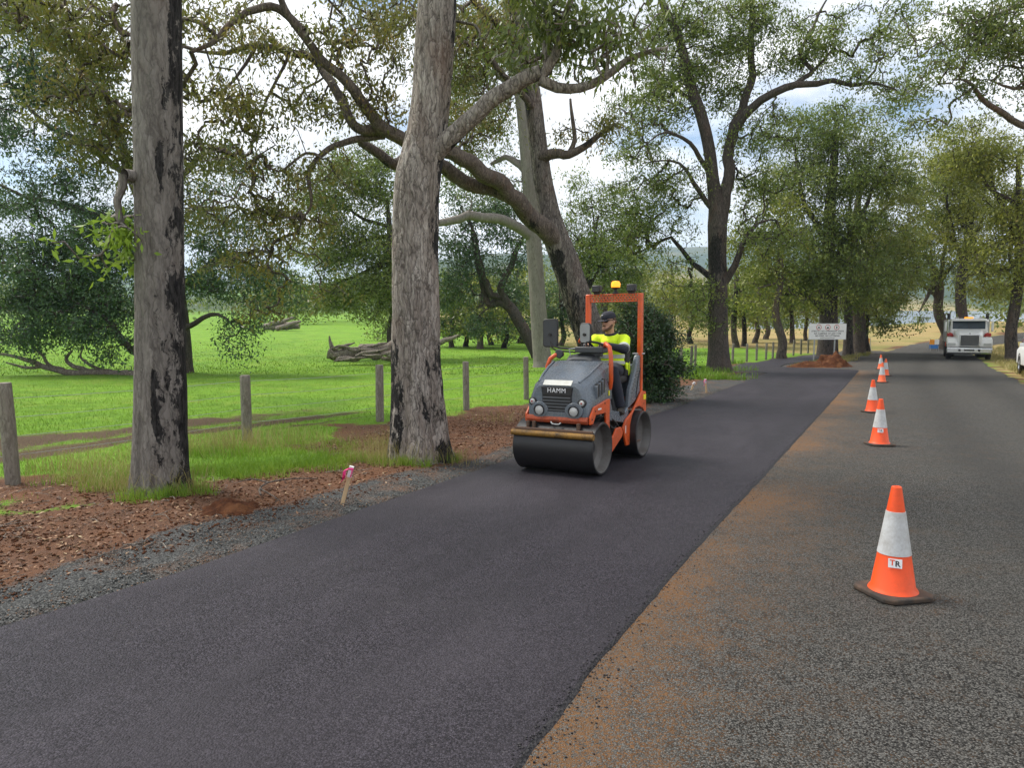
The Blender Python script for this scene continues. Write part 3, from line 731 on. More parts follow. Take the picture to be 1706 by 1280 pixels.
# near trunk in the middle
Y0 = 9.4
b = pd(700, 765, Y0)
tree('gum_tree', 'thick flaky barked gum trunk with flared base and forked limb reaching right', (b.x, Y0, Gf(b.x, Y0) - .05),
     [px_limb([(703, 778, 0, .47), (701, 755, 0, .41), (699, 715, 0, .36), (696, 660, 0, .335), (693, 600, 0, .32), (692, 500, 0, .31), (691, 400, 0, .30), (695, 310, 0, .30), (711, 225, 0, .262), (719, 150, 0, .25), (724, 60, 0, .25), (728, 0, 0, .24), (735, -250, .1, .21), (745, -600, .3, .17), (750, -900, .5, .12)], Y0),
      px_limb([(716, 262, -.05, .13), (745, 235, -.16, .115), (775, 207, -.25, .105), (820, 175, -.35, .10), (870, 146, -.45, .095), (908, 128, -.5, .085)], Y0),
      px_limb([(900, 132, -.5, .07), (928, 146, -.5, .062), (965, 146, -.55, .055), (1005, 128, -.6, .048), (1040, 102, -.6, .04), (1075, 88, -.6, .03), (1112, 80, -.6, .018)], Y0),
      px_limb([(900, 130, -.5, .065), (922, 95, -.55, .055), (936, 50, -.6, .045), (955, -10, -.6, .035), (990, -90, -.6, .02)], Y0),
      px_limb([(912, 122, -.5, .05), (908, 80, -.4, .042), (912, 30, -.3, .035), (895, -40, -.3, .02)], Y0),
      px_limb([(1010, 126, -.6, .025), (1012, 95, -.6, .02), (1004, 60, -.7, .012)], Y0),
      px_limb([(722, -150, .1, .1), (640, -260, .6, .08), (560, -330, 1.0, .05)], Y0)],
     pb(Y0, (960, 60, 75, 60, -.6, .8), (1035, 70, 70, 50, -.7, .8), (890, 40, 60, 60, -.4, .8), (1000, 20, 80, 40, -.9, .7), (930, -40, 120, 60, -.6, .8), (840, 20, 50, 60, .2, .5), (560, -350, 120, 80, 1.0, .7), (1060, -40, 90, 60, -.6, .7)),
     'leaf_olive', 'bark_flaky', 'trees along the path', l=.115, w=.034, droop=1.5, cov=1.05, clump=.17, m=20, hi=True, amp=.075, seed=34, flute=.13, holes=.4,
     char=lambda V, D: np.maximum(side_char((1, .0, 0), -.08, .65, -9, 99, 1.8, 5, .9)(V, D), side_char((-1, .0, 0), -.08, .8, -9, 1.9, 1.5, 6, .6)(V, D)))
# leaning scorched tree behind the roller with long limbs arching left
Y0 = 19.5
b = on_ground(1003, Y0)
tree('marri_tree', 'leaning scorched tree rising behind the roller, long limbs arching left', b - Vector((0, 0, .1)),
     [px_limb([(1010, 672, 0, 0.554), (1003, 640, 0, 0.487), (990, 580, 0, 0.428), (972, 525, 0, 0.403), (953, 470, 0, 0.386), (938, 425, 0, 0.370), (922, 385, 0, 0.336), (912, 340, 0, 0.269), (903, 290, 0, 0.252), (897, 240, 0, 0.239), (890, 180, 0, 0.227), (880, 110, .2, 0.210), (866, 50, .3, 0.185), (852, -20, .4, 0.160), (830, -160, .6, 0.109)], Y0),
      px_limb([(925, 400, -.1, 0.277), (900, 373, -.4, 0.252), (872, 350, -.8, 0.231), (845, 322, -1.2, 0.210), (812, 294, -1.6, 0.197), (775, 270, -2.0, 0.185), (735, 246, -2.5, 0.168), (690, 232, -3.0, 0.155), (645, 215, -3.5, 0.147), (622, 186, -3.8, 0.126), (580, 138, -4.2, 0.109), (543, 106, -4.4, 0.097), (512, 62, -4.6, 0.084), (476, 18, -4.8, 0.071), (455, -40, -5, 0.050)], Y0),
      px_limb([(850, 328, -1.0, .19), (815, 312, -1.1, .19), (780, 300, -1.3, .18), (745, 283, -1.5, .17), (700, 270, -1.8, .15), (650, 262, -2, .13), (600, 235, -2.2, .1)], Y0),
      px_limb([(640, 214, -3.5, .13), (597, 213, -3.6, .105), (570, 169, -3.4, .10), (548, 129, -3.2, .095), (526, 102, -3, .085), (481, 85, -2.8, .075), (428, 74, -2.6, .065), (374, 86, -2.4, .05), (330, 84, -2.2, .03)], Y0),
      px_limb([(505, 52, -4.6, .09), (463, 13, -4.7, .08), (419, 20, -4.9, .07), (383, 40, -5.1, .055), (352, 71, -5.3, .045), (318, 86, -5.5, .03)], Y0),
      px_limb([(640, 225, -3.4, .09), (615, 229, -3.4, .08), (557, 243, -3.6, .065), (526, 267, -3.8, .055), (512, 296, -4, .045), (521, 340, -4.1, .03), (500, 372, -4.1, .015)], Y0),
      px_limb([(535, 262, -3.7, .04), (510, 255, -3.7, .03), (465, 285, -3.9, .025), (440, 268, -4, .015)], Y0),
      px_limb([(900, 262, -.1, .16), (925, 256, -.3, .13), (950, 256, -.5, .11), (978, 240, -.6, .085), (1010, 217, -.8, .06), (1032, 204, -.9, .025)], Y0),
      px_limb([(950, 252, -.5, .07), (957, 232, -.5, .06), (953, 200, -.5, .05), (950, 165, -.5, .03)], Y0),
      px_limb([(428, 74, -2.6, .04), (400, 120, -2.8, .035), (370, 150, -3, .025), (340, 160, -3, .012)], Y0),
      px_limb([(484, 86, -2.8, .04), (462, 130, -2.9, .032), (440, 180, -2.9, .024), (430, 230, -3, .012)], Y0),
      px_limb([(870, 80, .3, .12), (800, 20, -.5, .09), (760, -40, -1, .06)], Y0),
      px_limb([(893, 190, 0, .1), (840, 130, -.8, .075), (810, 90, -1.2, .06), (770, 70, -1.5, .04)], Y0)],
     pb(Y0, (150, 60, 90, 70, -5, .9), (60, 40, 70, 60, -4.6, .7), (150, 190, 70, 80, -5, 1.0), (95, 130, 50, 60, -5, .6), (195, 270, 35, 50, -4.6, .7), (400, 130, 80, 60, -4.5, .6), (350, 220, 50, 60, -4, .7), (350, 40, 50, 50, -5, .7),
        (430, 240, 60, 60, -4, .55), (355, 330, 45, 60, -3.6, .7), (440, 350, 70, 50, -4, .6), (530, 40, 70, 50, -4.6, .55), (600, 40, 60, 60, -4, .7), (640, 120, 50, 70, -3.6, .8), (560, 290, 60, 45, -3.9, .35), (500, 160, 50, 60, -3, .45), (400, 430, 60, 40, -3.5, .7), (460, 480, 45, 40, -3.5, .5),
        (800, 50, 70, 60, -.6, .8), (860, 10, 60, 50, .2, .7), (790, 150, 60, 60, -1.2, .8), (960, 200, 40, 40, -.5, .4), (780, 220, 40, 40, -1.5, .4), (1010, 190, 40, 35, -.8, .5), (480, 330, 60, 60, -3.6, .6), (620, 60, 60, 60, -2.5, .8), (580, 180, 50, 50, -3, .5), (330, 120, 40, 60, -4, .8), (380, 30, 60, 40, -3, .8), (470, 60, 60, 50, -3, .6), (330, 260, 40, 60, -3, .7), (200, 110, 60, 80, -3, .8), (110, 40, 90, 60, -3.5, .8), (520, 400, 50, 40, -3, .4), (700, 30, 60, 60, 0, .8), (760, 100, 50, 60, .2, .8)),
     'leaf_brown', 'bark_scorched', 'trees along the path', l=.125, w=.042, droop=1.3, cov=1.25, clump=.24, m=26, hi=True, amp=.08, seed=55, holes=.36,
     char=lambda V, D: side_char((-1, -.1, 0), .02, .55, -9, 99, 1.0, 8, .9)(V, D) + scars((pd(935, 428, 19.1), .12, .12, 1.3), (pd(938, 460, 19.1), .12, .4, .5))(V), limbm='bark_brown')  # limbs in darker bark than the trunk: backlit shade put into the colour
# pale smooth trunk further back
Y0 = 36.3
b = on_ground(905, Y0)
tree('gum_tree', 'pale smooth gum trunk standing in the paddock behind the leaning tree', b - Vector((0, 0, .1)),
     [px_limb([(906, 618, 0, 0.655), (905, 605, 0, 0.521), (902, 585, 0, 0.454), (897, 520, 0, 0.420), (892, 440, 0, 0.395), (886, 360, 0, 0.370), (880, 290, 0, 0.336), (873, 210, 0, 0.302), (863, 130, 0, 0.260), (850, 50, 0, 0.218), (840, -30, 0, 0.168)], Y0),
      px_limb([(888, 398, 0, .26), (862, 380, -.5, .25), (826, 364, -1, .24), (780, 358, -1.5, .22), (740, 371, -2, .18), (700, 380, -2.4, .12)], Y0),
      px_limb([(882, 292, 0, .2), (860, 270, .5, .18), (840, 262, 1, .14), (815, 275, 1.2, .08)], Y0),
      px_limb([(868, 160, 0, .2), (820, 110, .5, .15), (790, 50, .8, .08)], Y0)],
     pb(Y0, (800, 60, 70, 70, .5, .9), (760, 160, 60, 70, 0, .9), (830, 200, 50, 60, 1, .7), (880, 40, 60, 60, 0, .8), (780, 300, 50, 40, -1, .6)),
     'leaf_green', 'bark_pale', 'trees in the paddock', l=.2, w=.07, cov=1.3, clump=.42, m=30, amp=.03, seed=60, trunk_n=32, char=lambda V, D: -1 + 0 * V[:, 0])
# twin stemmed tree by the bend in the path
Y0 = 31.9
b = on_ground(1197, Y0)
tree('marri_tree', 'tall twin stemmed tree with dark forked trunk beside the bend in the path', b - Vector((0, 0, .1)),
     [px_limb([(1199, 628, 0, .70), (1198, 612, 0, .56), (1197, 585, 0, .46), (1196, 530, 0, .43), (1196, 470, 0, .42), (1195, 420, 0, .40), (1195, 375, 0, .42), (1194, 345, 0, .36), (1188, 305, 0, .28), (1181, 245, 0, .26), (1168, 190, 0, .24), (1153, 150, 0, .22), (1141, 100, 0, .2), (1127, 52, 0, .18), (1105, 8, 0, .15), (1085, -50, 0, .1)], Y0),
      px_limb([(1200, 375, 0, .3), (1206, 335, 0, .27), (1210, 308, 0, .26), (1217, 262, 0, .25), (1227, 212, .2, .24), (1239, 169, .4, .19), (1250, 139, .5, .17), (1253, 94, .6, .15), (1251, 45, .6, .13), (1252, -20, .6, .1)], Y0),
      px_limb([(1227, 215, 0, .2), (1240, 193, -.3, .19), (1258, 175, -.6, .18), (1288, 156, -1, .165), (1325, 144, -1.4, .14), (1362, 137, -1.8, .12), (1388, 134, -2, .105), (1419, 143, -2.3, .085), (1449, 137, -2.6, .065), (1490, 147, -3, .03)], Y0),
      px_limb([(1318, 146, -1.3, .11), (1340, 128, -1.2, .1), (1354, 117, -1.1, .095), (1338, 100, -1, .085), (1334, 84, -1, .08), (1352, 52, -.8, .065), (1366, 20, -.6, .05), (1380, -5, -.5, .03)], Y0),
      px_limb([(1354, 118, -1.1, .06), (1372, 100, -1.4, .05), (1388, 80, -1.5, .035), (1392, 60, -1.5, .02)], Y0),
      px_limb([(1180, 285, 0, .11), (1165, 262, -.4, .1), (1149, 240, -.8, .085), (1124, 222, -1.2, .065), (1098, 224, -1.6, .035), (1070, 245, -1.9, .015)], Y0),
      px_limb([(1184, 345, 0, .12), (1172, 330, -.2, .11), (1156, 304, -.5, .095), (1141, 278, -.8, .07), (1115, 266, -1, .045), (1070, 272, -1.2, .015)], Y0),
      px_limb([(1205, 475, 0, .17), (1216, 455, -.2, .16), (1231, 424, -.5, .14), (1246, 388, -.8, .11), (1262, 371, -1, .07), (1285, 366, -1.3, .03)], Y0),
      px_limb([(1190, 468, 0, .15), (1170, 450, .2, .13), (1155, 438, .4, .12), (1134, 416, .6, .095), (1119, 396, .8, .08), (1098, 404, .9, .06), (1065, 420, 1, .03)], Y0),
      px_limb([(1168, 190, 0, .12), (1150, 165, .5, .09), (1115, 140, 1, .06), (1075, 120, 1.3, .03)], Y0)],
     pb(Y0, (1130, 40, 70, 50, 0, .9), (1200, 40, 60, 60, .5, .9), (1270, 60, 60, 60, .5, .7), (1150, 130, 60, 50, .5, .9), (1090, 150, 70, 50, .5, .8), (1220, 120, 50, 45, .5, .8), (1350, 70, 60, 50, -1, .55), (1420, 60, 60, 60, -1.5, .6), (1440, 130, 70, 30, -2.4, .45), (1500, 160, 50, 30, -3, .55), (1490, 60, 50, 50, -2, .5),
        (1060, 190, 50, 50, -.5, .8), (1080, 250, 40, 25, -1.2, .35), (1130, 290, 40, 30, -.5, .4), (1050, 310, 60, 40, .5, .7), (1090, 360, 50, 50, .5, .8), (1120, 320, 40, 40, .2, .5), (1060, 400, 50, 35, .8, .7), (1160, 490, 22, 40, -.4, 1.2), (1170, 540, 18, 24, -.5, .8), (1255, 230, 50, 60, .4, .6), (1270, 300, 45, 60, -.2, .7), (1280, 390, 40, 50, -1, .8)),
     'leaf_green', 'bark_dark', 'trees along the path', l=.155, w=.054, cov=1.5, clump=.32, m=30, amp=.07, seed=71, trunk_n=28,
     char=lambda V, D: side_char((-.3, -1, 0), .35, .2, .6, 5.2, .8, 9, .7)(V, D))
# dark trunk behind the sign
Y0 = 49
b = on_ground(1379, Y0)
tree('marri_tree', 'broad dark trunk standing right behind the white sign board', b - Vector((0, 0, .1)),
     [px_limb([(1379, 605, 0, .85), (1379, 590, 0, .72), (1380, 560, 0, .63), (1381, 510, 0, .58), (1382, 460, 0, .5), (1381, 400, 0, .42), (1384, 330, 0, .34), (1390, 260, 0, .24), (1394, 200, 0, .14)], Y0),
      px_limb([(1378, 525, 0, .25), (1364, 508, -.5, .22), (1346, 496, -1, .18), (1320, 487, -1.5, .12), (1300, 492, -1.8, .05)], Y0),
      px_limb([(1382, 450, 0, .25), (1410, 400, 0, .2), (1440, 350, 0, .15), (1460, 290, 0, .08)], Y0),
      px_limb([(1382, 410, 0, .2), (1350, 360, .4, .17), (1330, 300, .6, .12), (1325, 240, .8, .06)], Y0)],
     pb(Y0, (1340, 235, 70, 50, .6, .9), (1420, 220, 80, 45, 0, .9), (1390, 290, 80, 60, 0, 1), (1460, 290, 60, 60, 0, .9), (1320, 320, 50, 50, .6, .9), (1440, 380, 70, 60, -1, 1), (1360, 400, 70, 60, 0, 1), (1310, 430, 50, 45, -1, 1), (1350, 470, 60, 40, -1.5, .9), (1440, 450, 50, 45, -1, .8)),
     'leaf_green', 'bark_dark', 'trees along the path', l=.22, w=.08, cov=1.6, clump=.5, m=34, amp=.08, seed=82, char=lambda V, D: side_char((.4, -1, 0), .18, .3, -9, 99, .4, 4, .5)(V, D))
def simple_tree(name, label, px, Y0, top, hw, lean, blobs, leaf, barkm, group, l=.24, w=.09, cov=1.5, clump=.5, m=32, seed=1, charv=.0, forks=2, holes=.4):
    """trunk from the foot px at Y0 up to pixel row top, a few limbs out to the blobs"""
    b = on_ground(px, Y0); k = Y0 / FPX
    pt = lambda t, s: (*(b + (pd(px + lean, top, Y0) - b) * t + Vector((s, 0, 0))), 0)
    rnd = random.Random(seed); r = hw * k
    tr = []
    for i, t_ in enumerate((-.02, .04, .15, .4, .7, 1.0)):
        p = pt(t_, rnd.uniform(-1, 1) * r * 1.2 * (i > 1)); tr.append((p[0], p[1], p[2], r * (1.5, 1.15, 1, .85, .62, .3)[i]))
    limbs = [tr]; bl = pb(Y0, *blobs)
    for (c, rad, cv) in bl[:6]:
        s = pt(rnd.uniform(.45, .85), 0); mid = [(s[i] + c[i]) / 2 + rnd.uniform(-.4, .4) for i in range(3)]
        limbs.append([(s[0], s[1], s[2], r * .45), (mid[0], mid[1], mid[2] - .2, r * .3), (c[0], c[1], c[2], r * .12)])
    ch = (lambda V, D: side_char((.3, -1, 0), charv, .3, -9, 99, .5, seed, .6)(V, D))
    return tree(name, label, b - Vector((0, 0, .1)), limbs, bl, leaf, barkm, group, l=l, w=w, cov=cov, clump=clump, m=m, seed=seed, char=ch, amp=.07, trunk_n=14, holes=holes)
gp_ = 'trees along the road'
simple_tree('marri_tree', 'slender leaning trunk left of the sign at the end of the wooden fence', 1303, 46.5, 400, 7, -12, [(1290, 440, 45, 50, 0, 1), (1250, 400, 40, 50, 1, .9), (1300, 350, 50, 50, 0, .9), (1330, 500, 40, 25, 0, .5), (1262, 480, 35, 30, 0, .8)], 'leaf_yellow', 'bark_brown', 'trees along the path', seed=91, charv=-.1)
simple_tree('marri_tree', 'dark trunk just right of the white sign, left stem of the close group', 1414, 51, 330, 7, -6, [(1420, 470, 40, 40, 0, .9), (1400, 520, 25, 25, 0, .5)], 'leaf_green', 'bark_dark', gp_, seed=92, charv=.1)
simple_tree('marri_tree', 'thick striped trunk in the close group right of the sign', 1428, 53, 300, 11, 10, [(1470, 400, 60, 60, 0, 1), (1490, 330, 50, 60, 0, .9), (1480, 470, 40, 40, 0, .8), (1445, 500, 40, 30, -1, .7)], 'leaf_yellow', 'bark_brown', gp_, seed=93, charv=.0)
simple_tree('marri_tree', 'rightmost trunk of the close group by the road edge, leaves hanging toward the lake', 1441, 54, 380, 7, 12, [(1462, 525, 22, 16, -1, 1), (1475, 545, 14, 12, -1, 1), (1480, 510, 20, 18, -1, .9), (1500, 440, 40, 45, 0, .9)], 'leaf_green', 'bark_dark', gp_, seed=94, charv=.2)
# right of the road
simple_tree('marri_tree', 'crooked leaning trunk left of the parked truck', 1571, 60, 420, 9, -22, [(1550, 400, 50, 50, 0, .9), (1520, 440, 40, 40, 0, .9), (1580, 340, 50, 60, 0, .9), (1600, 430, 40, 40, 0, .8), (1530, 520, 22, 14, -1, .8)], 'leaf_green', 'bark_brown', gp_, seed=95, charv=.0)
simple_tree('marri_tree', 'dark straight trunk rising behind the truck cab', 1606, 57, 300, 9, 4, [(1600, 330, 55, 60, 0, 1), (1620, 420, 45, 45, 0, .9), (1570, 280, 60, 50, 0, .9), (1640, 350, 50, 50, 0, .9), (1640, 480, 35, 35, 0, .7)], 'leaf_yellow', 'bark_dark', gp_, seed=96, charv=.25)
simple_tree('marri_tree', 'dark trunk between the truck and the white car, low shrubs at its foot', 1688, 43, 260, 9, 6, [(1650, 250, 60, 45, 0, 1), (1690, 330, 60, 60, 0, 1), (1620, 270, 50, 50, 0, .9), (1660, 400, 60, 50, 0, 1), (1700, 460, 40, 40, 0, .9), (1640, 460, 35, 35, 0, .7), (1590, 240, 40, 40, 0, .7)], 'leaf_yellow', 'bark_dark', gp_, seed=97, charv=.15, l=.2, w=.075, cov=1.7)
b = on_ground(1900, 24)
tree('marri_tree', 'branches overhanging from the tree outside the right edge of the picture', b - Vector((0, 0, .1)),
     [px_limb([(1900, 640, 0, .5), (1895, 560, 0, .42), (1885, 300, 0, .36), (1875, 60, 0, .28), (1860, -150, 0, .2)], 24),
      px_limb([(1885, 290, 0, .2), (1800, 240, -1, .16), (1720, 212, -1.6, .11), (1672, 190, -2, .09), (1635, 165, -2.2, .075), (1618, 140, -2.4, .05), (1600, 132, -2.5, .02)], 24),
      px_limb([(1880, 160, 0, .16), (1800, 130, -1, .12), (1730, 140, -1.5, .08), (1690, 148, -1.8, .05), (1650, 135, -2, .02)], 24),
      px_limb([(1870, 20, 0, .15), (1780, -10, -1, .1), (1700, 10, -1.5, .06), (1640, 30, -2, .03)], 24)],
     pb(24, (1600, 70, 60, 40, -2.4, .8), (1660, 60, 60, 50, -2, .9), (1700, 120, 50, 50, -1.6, 1), (1600, 130, 50, 40, -2.4, .8), (1560, 110, 40, 40, -2.6, .6), (1640, 10, 70, 30, -2, .7), (1540, 200, 40, 30, -2.4, .35), (1690, 30, 50, 50, -1.5, 1), (1560, 30, 50, 40, -2, .4), (1800, 60, 80, 120, -1, .7)),
     'leaf_olive', 'bark_brown', gp_, l=.135, w=.048, cov=1.25, clump=.28, m=28, seed=98, char=lambda V, D: -.1 + 0 * V[:, 0])
# left paddock: big dark tree with drooping boughs
Y0 = 31
b = on_ground(299, Y0)
tree('marri_tree', 'big dark leaved spreading tree in the paddock behind the left trunk', b - Vector((0, 0, .1)),
     [px_limb([(300, 630, 0, .66), (300, 610, 0, .54), (298, 560, 0, .48), (290, 490, 0, .44), (272, 420, 0, .38), (245, 350, 0, .32), (215, 280, 0, .24), (190, 200, 0, .15), (170, 130, 0, .08)], Y0),
      px_limb([(296, 540, 0, .2), (262, 585, -.6, .17), (235, 592, -1, .15), (212, 572, -1.3, .13), (190, 540, -1.5, .1), (160, 520, -1.7, .07), (120, 500, -2, .04)], Y0),
      px_limb([(278, 440, 0, .26), (220, 430, -.5, .22), (160, 440, -1, .18), (110, 470, -1.5, .13), (60, 490, -2, .08), (10, 500, -2, .04)], Y0),
      px_limb([(262, 395, 0, .24), (190, 370, .4, .2), (120, 340, .8, .15), (50, 330, 1, .09), (-20, 300, 1.2, .05)], Y0),
      px_limb([(298, 550, 0, .13), (325, 540, -.5, .11), (350, 524, -.9, .09), (375, 530, -1.2, .06), (392, 548, -1.4, .03)], Y0),
      px_limb([(290, 490, 0, .22), (340, 450, -.3, .17), (390, 425, -.6, .12), (440, 420, -.8, .07), (480, 440, -1, .03)], Y0),
      px_limb([(240, 345, 0, .18), (300, 290, 0, .14), (350, 250, 0, .1), (400, 240, 0, .05)], Y0),
      px_limb([(225, 300, 0, .17), (140, 240, 0, .13), (70, 200, 0, .09), (20, 140, 0, .05)], Y0)],
     pb(Y0, (50, 480, 70, 55, -1.8, 1.1), (140, 470, 65, 50, -1.5, 1.1), (200, 430, 50, 55, -1, 1.0), (70, 400, 80, 50, -.5, 1.1), (170, 370, 70, 50, .2, 1.0), (40, 330, 60, 40, .8, .8), (130, 300, 60, 35, .5, .7), (60, 250, 60, 40, 0, .6), (150, 215, 60, 40, 0, .6), (20, 160, 60, 60, 0, .9), (80, 110, 60, 50, 0, .7), (40, 50, 60, 50, 1, .6),
        (40, 550, 60, 35, -2, .9), (130, 550, 70, 35, -1.8, .9), (195, 560, 35, 35, -1.4, .8), (205, 510, 40, 40, -1.4, .8), (345, 470, 50, 40, -.5, .9), (420, 450, 55, 45, -.8, .9), (465, 480, 35, 35, -1, .7), (355, 400, 60, 45, 0, .8), (440, 390, 50, 35, -.5, .5), (385, 565, 24, 30, -1.3, .55), (400, 535, 18, 20, -1.3, .5), (340, 330, 40, 50, 0, .6), (390, 280, 50, 40, 0, .5), (150, 130, 50, 50, 0, .6)),
     'leaf_dark', 'bark_dark', 'trees in the paddock', l=.165, w=.06, cov=2.1, clump=.36, m=32, seed=111, char=lambda V, D: .0 + 0 * V[:, 0], trunk_n=24)
gpad = 'trees in the paddock'
simple_tree('marri_tree', 'leafy rounded green tree in the paddock, left of the thick flaky trunk', 655, 46, 330, 8, -10, [(560, 330, 65, 60, 0, 1), (630, 300, 60, 55, 0, 1), (560, 420, 70, 60, 0, 1.1), (640, 410, 60, 70, 0, 1), (535, 485, 45, 35, -1, 1), (610, 490, 60, 45, -1, 1), (680, 460, 40, 60, -.5, .9), (600, 260, 50, 30, 0, .8)], 'leaf_green', 'bark_dark', gpad, seed=121, charv=.1, l=.21, w=.085, cov=1.9, holes=.36)
Y0 = 47
b = on_ground(897, Y0)
tree('marri_tree', 'dark tree with strongly bowed trunk bending left in the paddock', b - Vector((0, 0, .1)),
     [px_limb([(900, 604, 0, .5), (893, 588, 0, .42), (880, 562, 0, .40), (864, 535, 0, .38), (850, 512, 0, .36), (832, 502, 0, .33), (815, 508, 0, .25), (808, 490, 0, .2), (800, 460, 0, .17), (790, 420, 0, .13), (785, 370, 0, .08)], Y0),
      px_limb([(850, 512, 0, .3), (838, 496, -.2, .28), (832, 480, -.3, .25), (842, 462, -.4, .22), (855, 440, -.5, .2), (862, 410, -.6, .15), (880, 380, -.8, .08)], Y0),
      px_limb([(838, 494, -.2, .24), (818, 492, -.4, .22), (810, 470, -.5, .2), (800, 430, -.6, .16), (792, 390, -.8, .1), (770, 350, -1, .05)], Y0)],
     pb(Y0, (780, 350, 55, 45, -.5, .9), (850, 390, 45, 50, -.5, .8), (770, 420, 45, 45, 0, 1), (850, 440, 40, 30, 0, .6), (760, 480, 40, 40, 1, .9), (800, 540, 40, 25, 1, .8), (830, 330, 40, 40, 0, .6)),
     'leaf_dark', 'bark_dark', gpad, l=.22, w=.085, cov=1.6, clump=.45, m=30, seed=131, char=lambda V, D: .2 + 0 * V[:, 0])
# small trees in a row at the far side of the paddock, each its own
rowt = [(752, 62, 470, 4, 4, 'small tree in the far paddock row, just right of the thick flaky trunk'), (776, 63, 470, 4, -6, 'slightly leaning small tree second in the far paddock row'), (800, 60, 470, 5, 3, 'small grey stemmed tree in the middle of the far paddock row'),
        (818, 66, 460, 4, 3, 'thin tree in the far paddock row left of the bowed trunk'), (840, 61, 460, 4, 2, 'short dark stemmed tree beneath the bowed trunk'), (868, 70, 450, 5, -3, 'tree of the far paddock row seen between bowed and pale trunks'), (660, 75, 480, 5, 0, 'tree of the far paddock row hidden behind the thick flaky trunk'), (935, 64, 470, 4, 2, 'thin tree just right of the pale trunk in the far paddock')]
for i, (px, Y, top, hw, lean, lab) in enumerate(rowt):
    simple_tree('paddock_tree', lab, px, Y, top, hw, lean, [(px, 540, 24, 26, 0, 1), (px - 16, 515, 24, 26, .6, 1), (px + 16, 505, 26, 28, -.6, .9), (px, 470, 26, 28, 0, .9)], ['leaf_green', 'leaf_dark', 'leaf_yellow'][i % 3], 'bark_brown', 'small trees in a row across the paddock', l=.3, w=.12, cov=1.4, clump=.5, m=26, seed=140 + i, charv=.2)
# trees behind the fence between the shrub and the sign
mid = [(1118, 75, 440, 5, 0, 'leaf_yellow', 'yellow green tree behind the fence, above the dark shrub'), (1150, 68, 470, 4, 3, 'leaf_yellow', 'thin yellow green tree behind the fence, left of the twin stemmed tree'), (1226, 62, 430, 5, 2, 'leaf_green', 'dark trunk close right of the twin stemmed tree behind the fence'), (1240, 64, 440, 4, -2, 'leaf_yellow', 'pale trunk second right of the twin stemmed tree behind the fence'),
       (1258, 70, 450, 4, 2, 'leaf_green', 'third trunk right of the twin stemmed tree behind the fence'), (1276, 78, 460, 4, 0, 'leaf_yellow', 'narrow trunk behind the fence posts left of the slender leaning trunk'), (1320, 70, 470, 4, 2, 'leaf_green', 'thin trunk behind the fence between slender leaning trunk and sign'), (1342, 74, 470, 3, -2, 'leaf_yellow', 'thin trunk seen just left of the sign board'),
       (1010, 72, 430, 6, 0, 'leaf_green', 'green tree in the paddock seen through the roller frame'), (1060, 80, 440, 5, 0, 'leaf_yellow', 'pale green tree showing over the roller roof beacon'), ]
for i, (px, Y, top, hw, lean, lf, lab) in enumerate(mid):
    simple_tree('woodland_tree', lab, px, Y, top, hw, lean, [(px, 520, 26, 28, 0, .9), (px - 14, 490, 28, 28, .5, .9), (px + 14, 480, 28, 28, -.5, .9), (px, top + 14, 30, 26, 0, .8)], lf, 'bark_brown', 'trees behind the wooden fence', l=.32, w=.13, cov=1.25, clump=.55, m=24, seed=160 + i, charv=.25)

simple_tree('woodland_tree', 'airy green tree filling the gap right of the leaning scorched trunk', 975, 56, 360, 6, 15, [(985, 325, 45, 35, 0, .8), (1030, 350, 42, 38, 0, .8), (950, 385, 45, 40, 0, 1), (1005, 400, 50, 40, 0, 1), (960, 440, 45, 40, .5, 1), (1030, 440, 45, 40, 0, .9), (1060, 400, 35, 35, 0, .7)], 'leaf_green', 'bark_dark', 'trees behind the wooden fence', seed=190, charv=.2)
# dense evergreen shrub behind the roller
b = gp(1090, 672)
k = b.y / FPX
sb = []
for (dx, z, r, rz) in ((0, .55, .70, .5), (.0, 1.1, .70, .5), (-.15, 1.6, .66, .5), (-.08, 2.05, .56, .48), (.12, 1.7, .54, .45), (-.12, 2.42, .40, .3), (.25, .9, .45, .5), (-.4, .8, .5, .5), (.2, .35, .5, .35), (-.45, .3, .45, .3), (-.4, 1.5, .45, .5), (-.35, 2.1, .35, .35)):
    sb.append(((b.x + dx, b.y + .5, b.z + z), (r, r, rz), 1.0))
tree('evergreen_shrub', 'tall dense dark green shrub at the path edge behind the roller', (b.x, b.y + .5, b.z - .03), [[(b.x + .1 * s, b.y + .5, b.z - .05, .05), (b.x + .2 * s, b.y + .5, b.z + .8, .035), (b.x + .3 * s, b.y + .45, b.z + 1.8, .015)] for s in (0, -1, 1)],
     sb, 'leaf_shrub', 'bark_brown', None, l=.075, w=.036, droop=.3, cov=3.2, clump=.13, m=26, seed=180, char=lambda V, D: 0 * V[:, 0], cat='shrub', holes=.25)
# far woodland that reads as one mass beyond paddock and lake
def far_wood(name, label, specs, leaf, l, w, m, seed, hmin, hmax):
    rng = np.random.default_rng(seed); C = []
    for (x0, x1, Ya, Yb, n) in specs:
        for _ in range(n):
            px = rng.uniform(x0, x1); Y = rng.uniform(Ya, Yb); g = on_ground(px, Y); hgt = rng.uniform(hmin, hmax)
            for q in range(26):
                p = rng.normal(0, 1, 3); p /= np.linalg.norm(p); p *= rng.random() ** .4
                C.append((g.x + p[0] * hgt * .42, g.y + p[1] * hgt * .42, g.z + hgt * .56 + p[2] * hgt * .46))
    C = np.array(C); V, F = leaves_at(C, m, hmax * .085, l, w, .2, rng)
    ti = np.clip(np.repeat(rng.random(len(C)), m) * .6 + .4 * rng.random(len(F)), 0, 1)
    tag(link(name, np_mesh(name, V, F, {'tint': ('FACE', ti)}), leaf), label, 'woodland', kind='stuff')
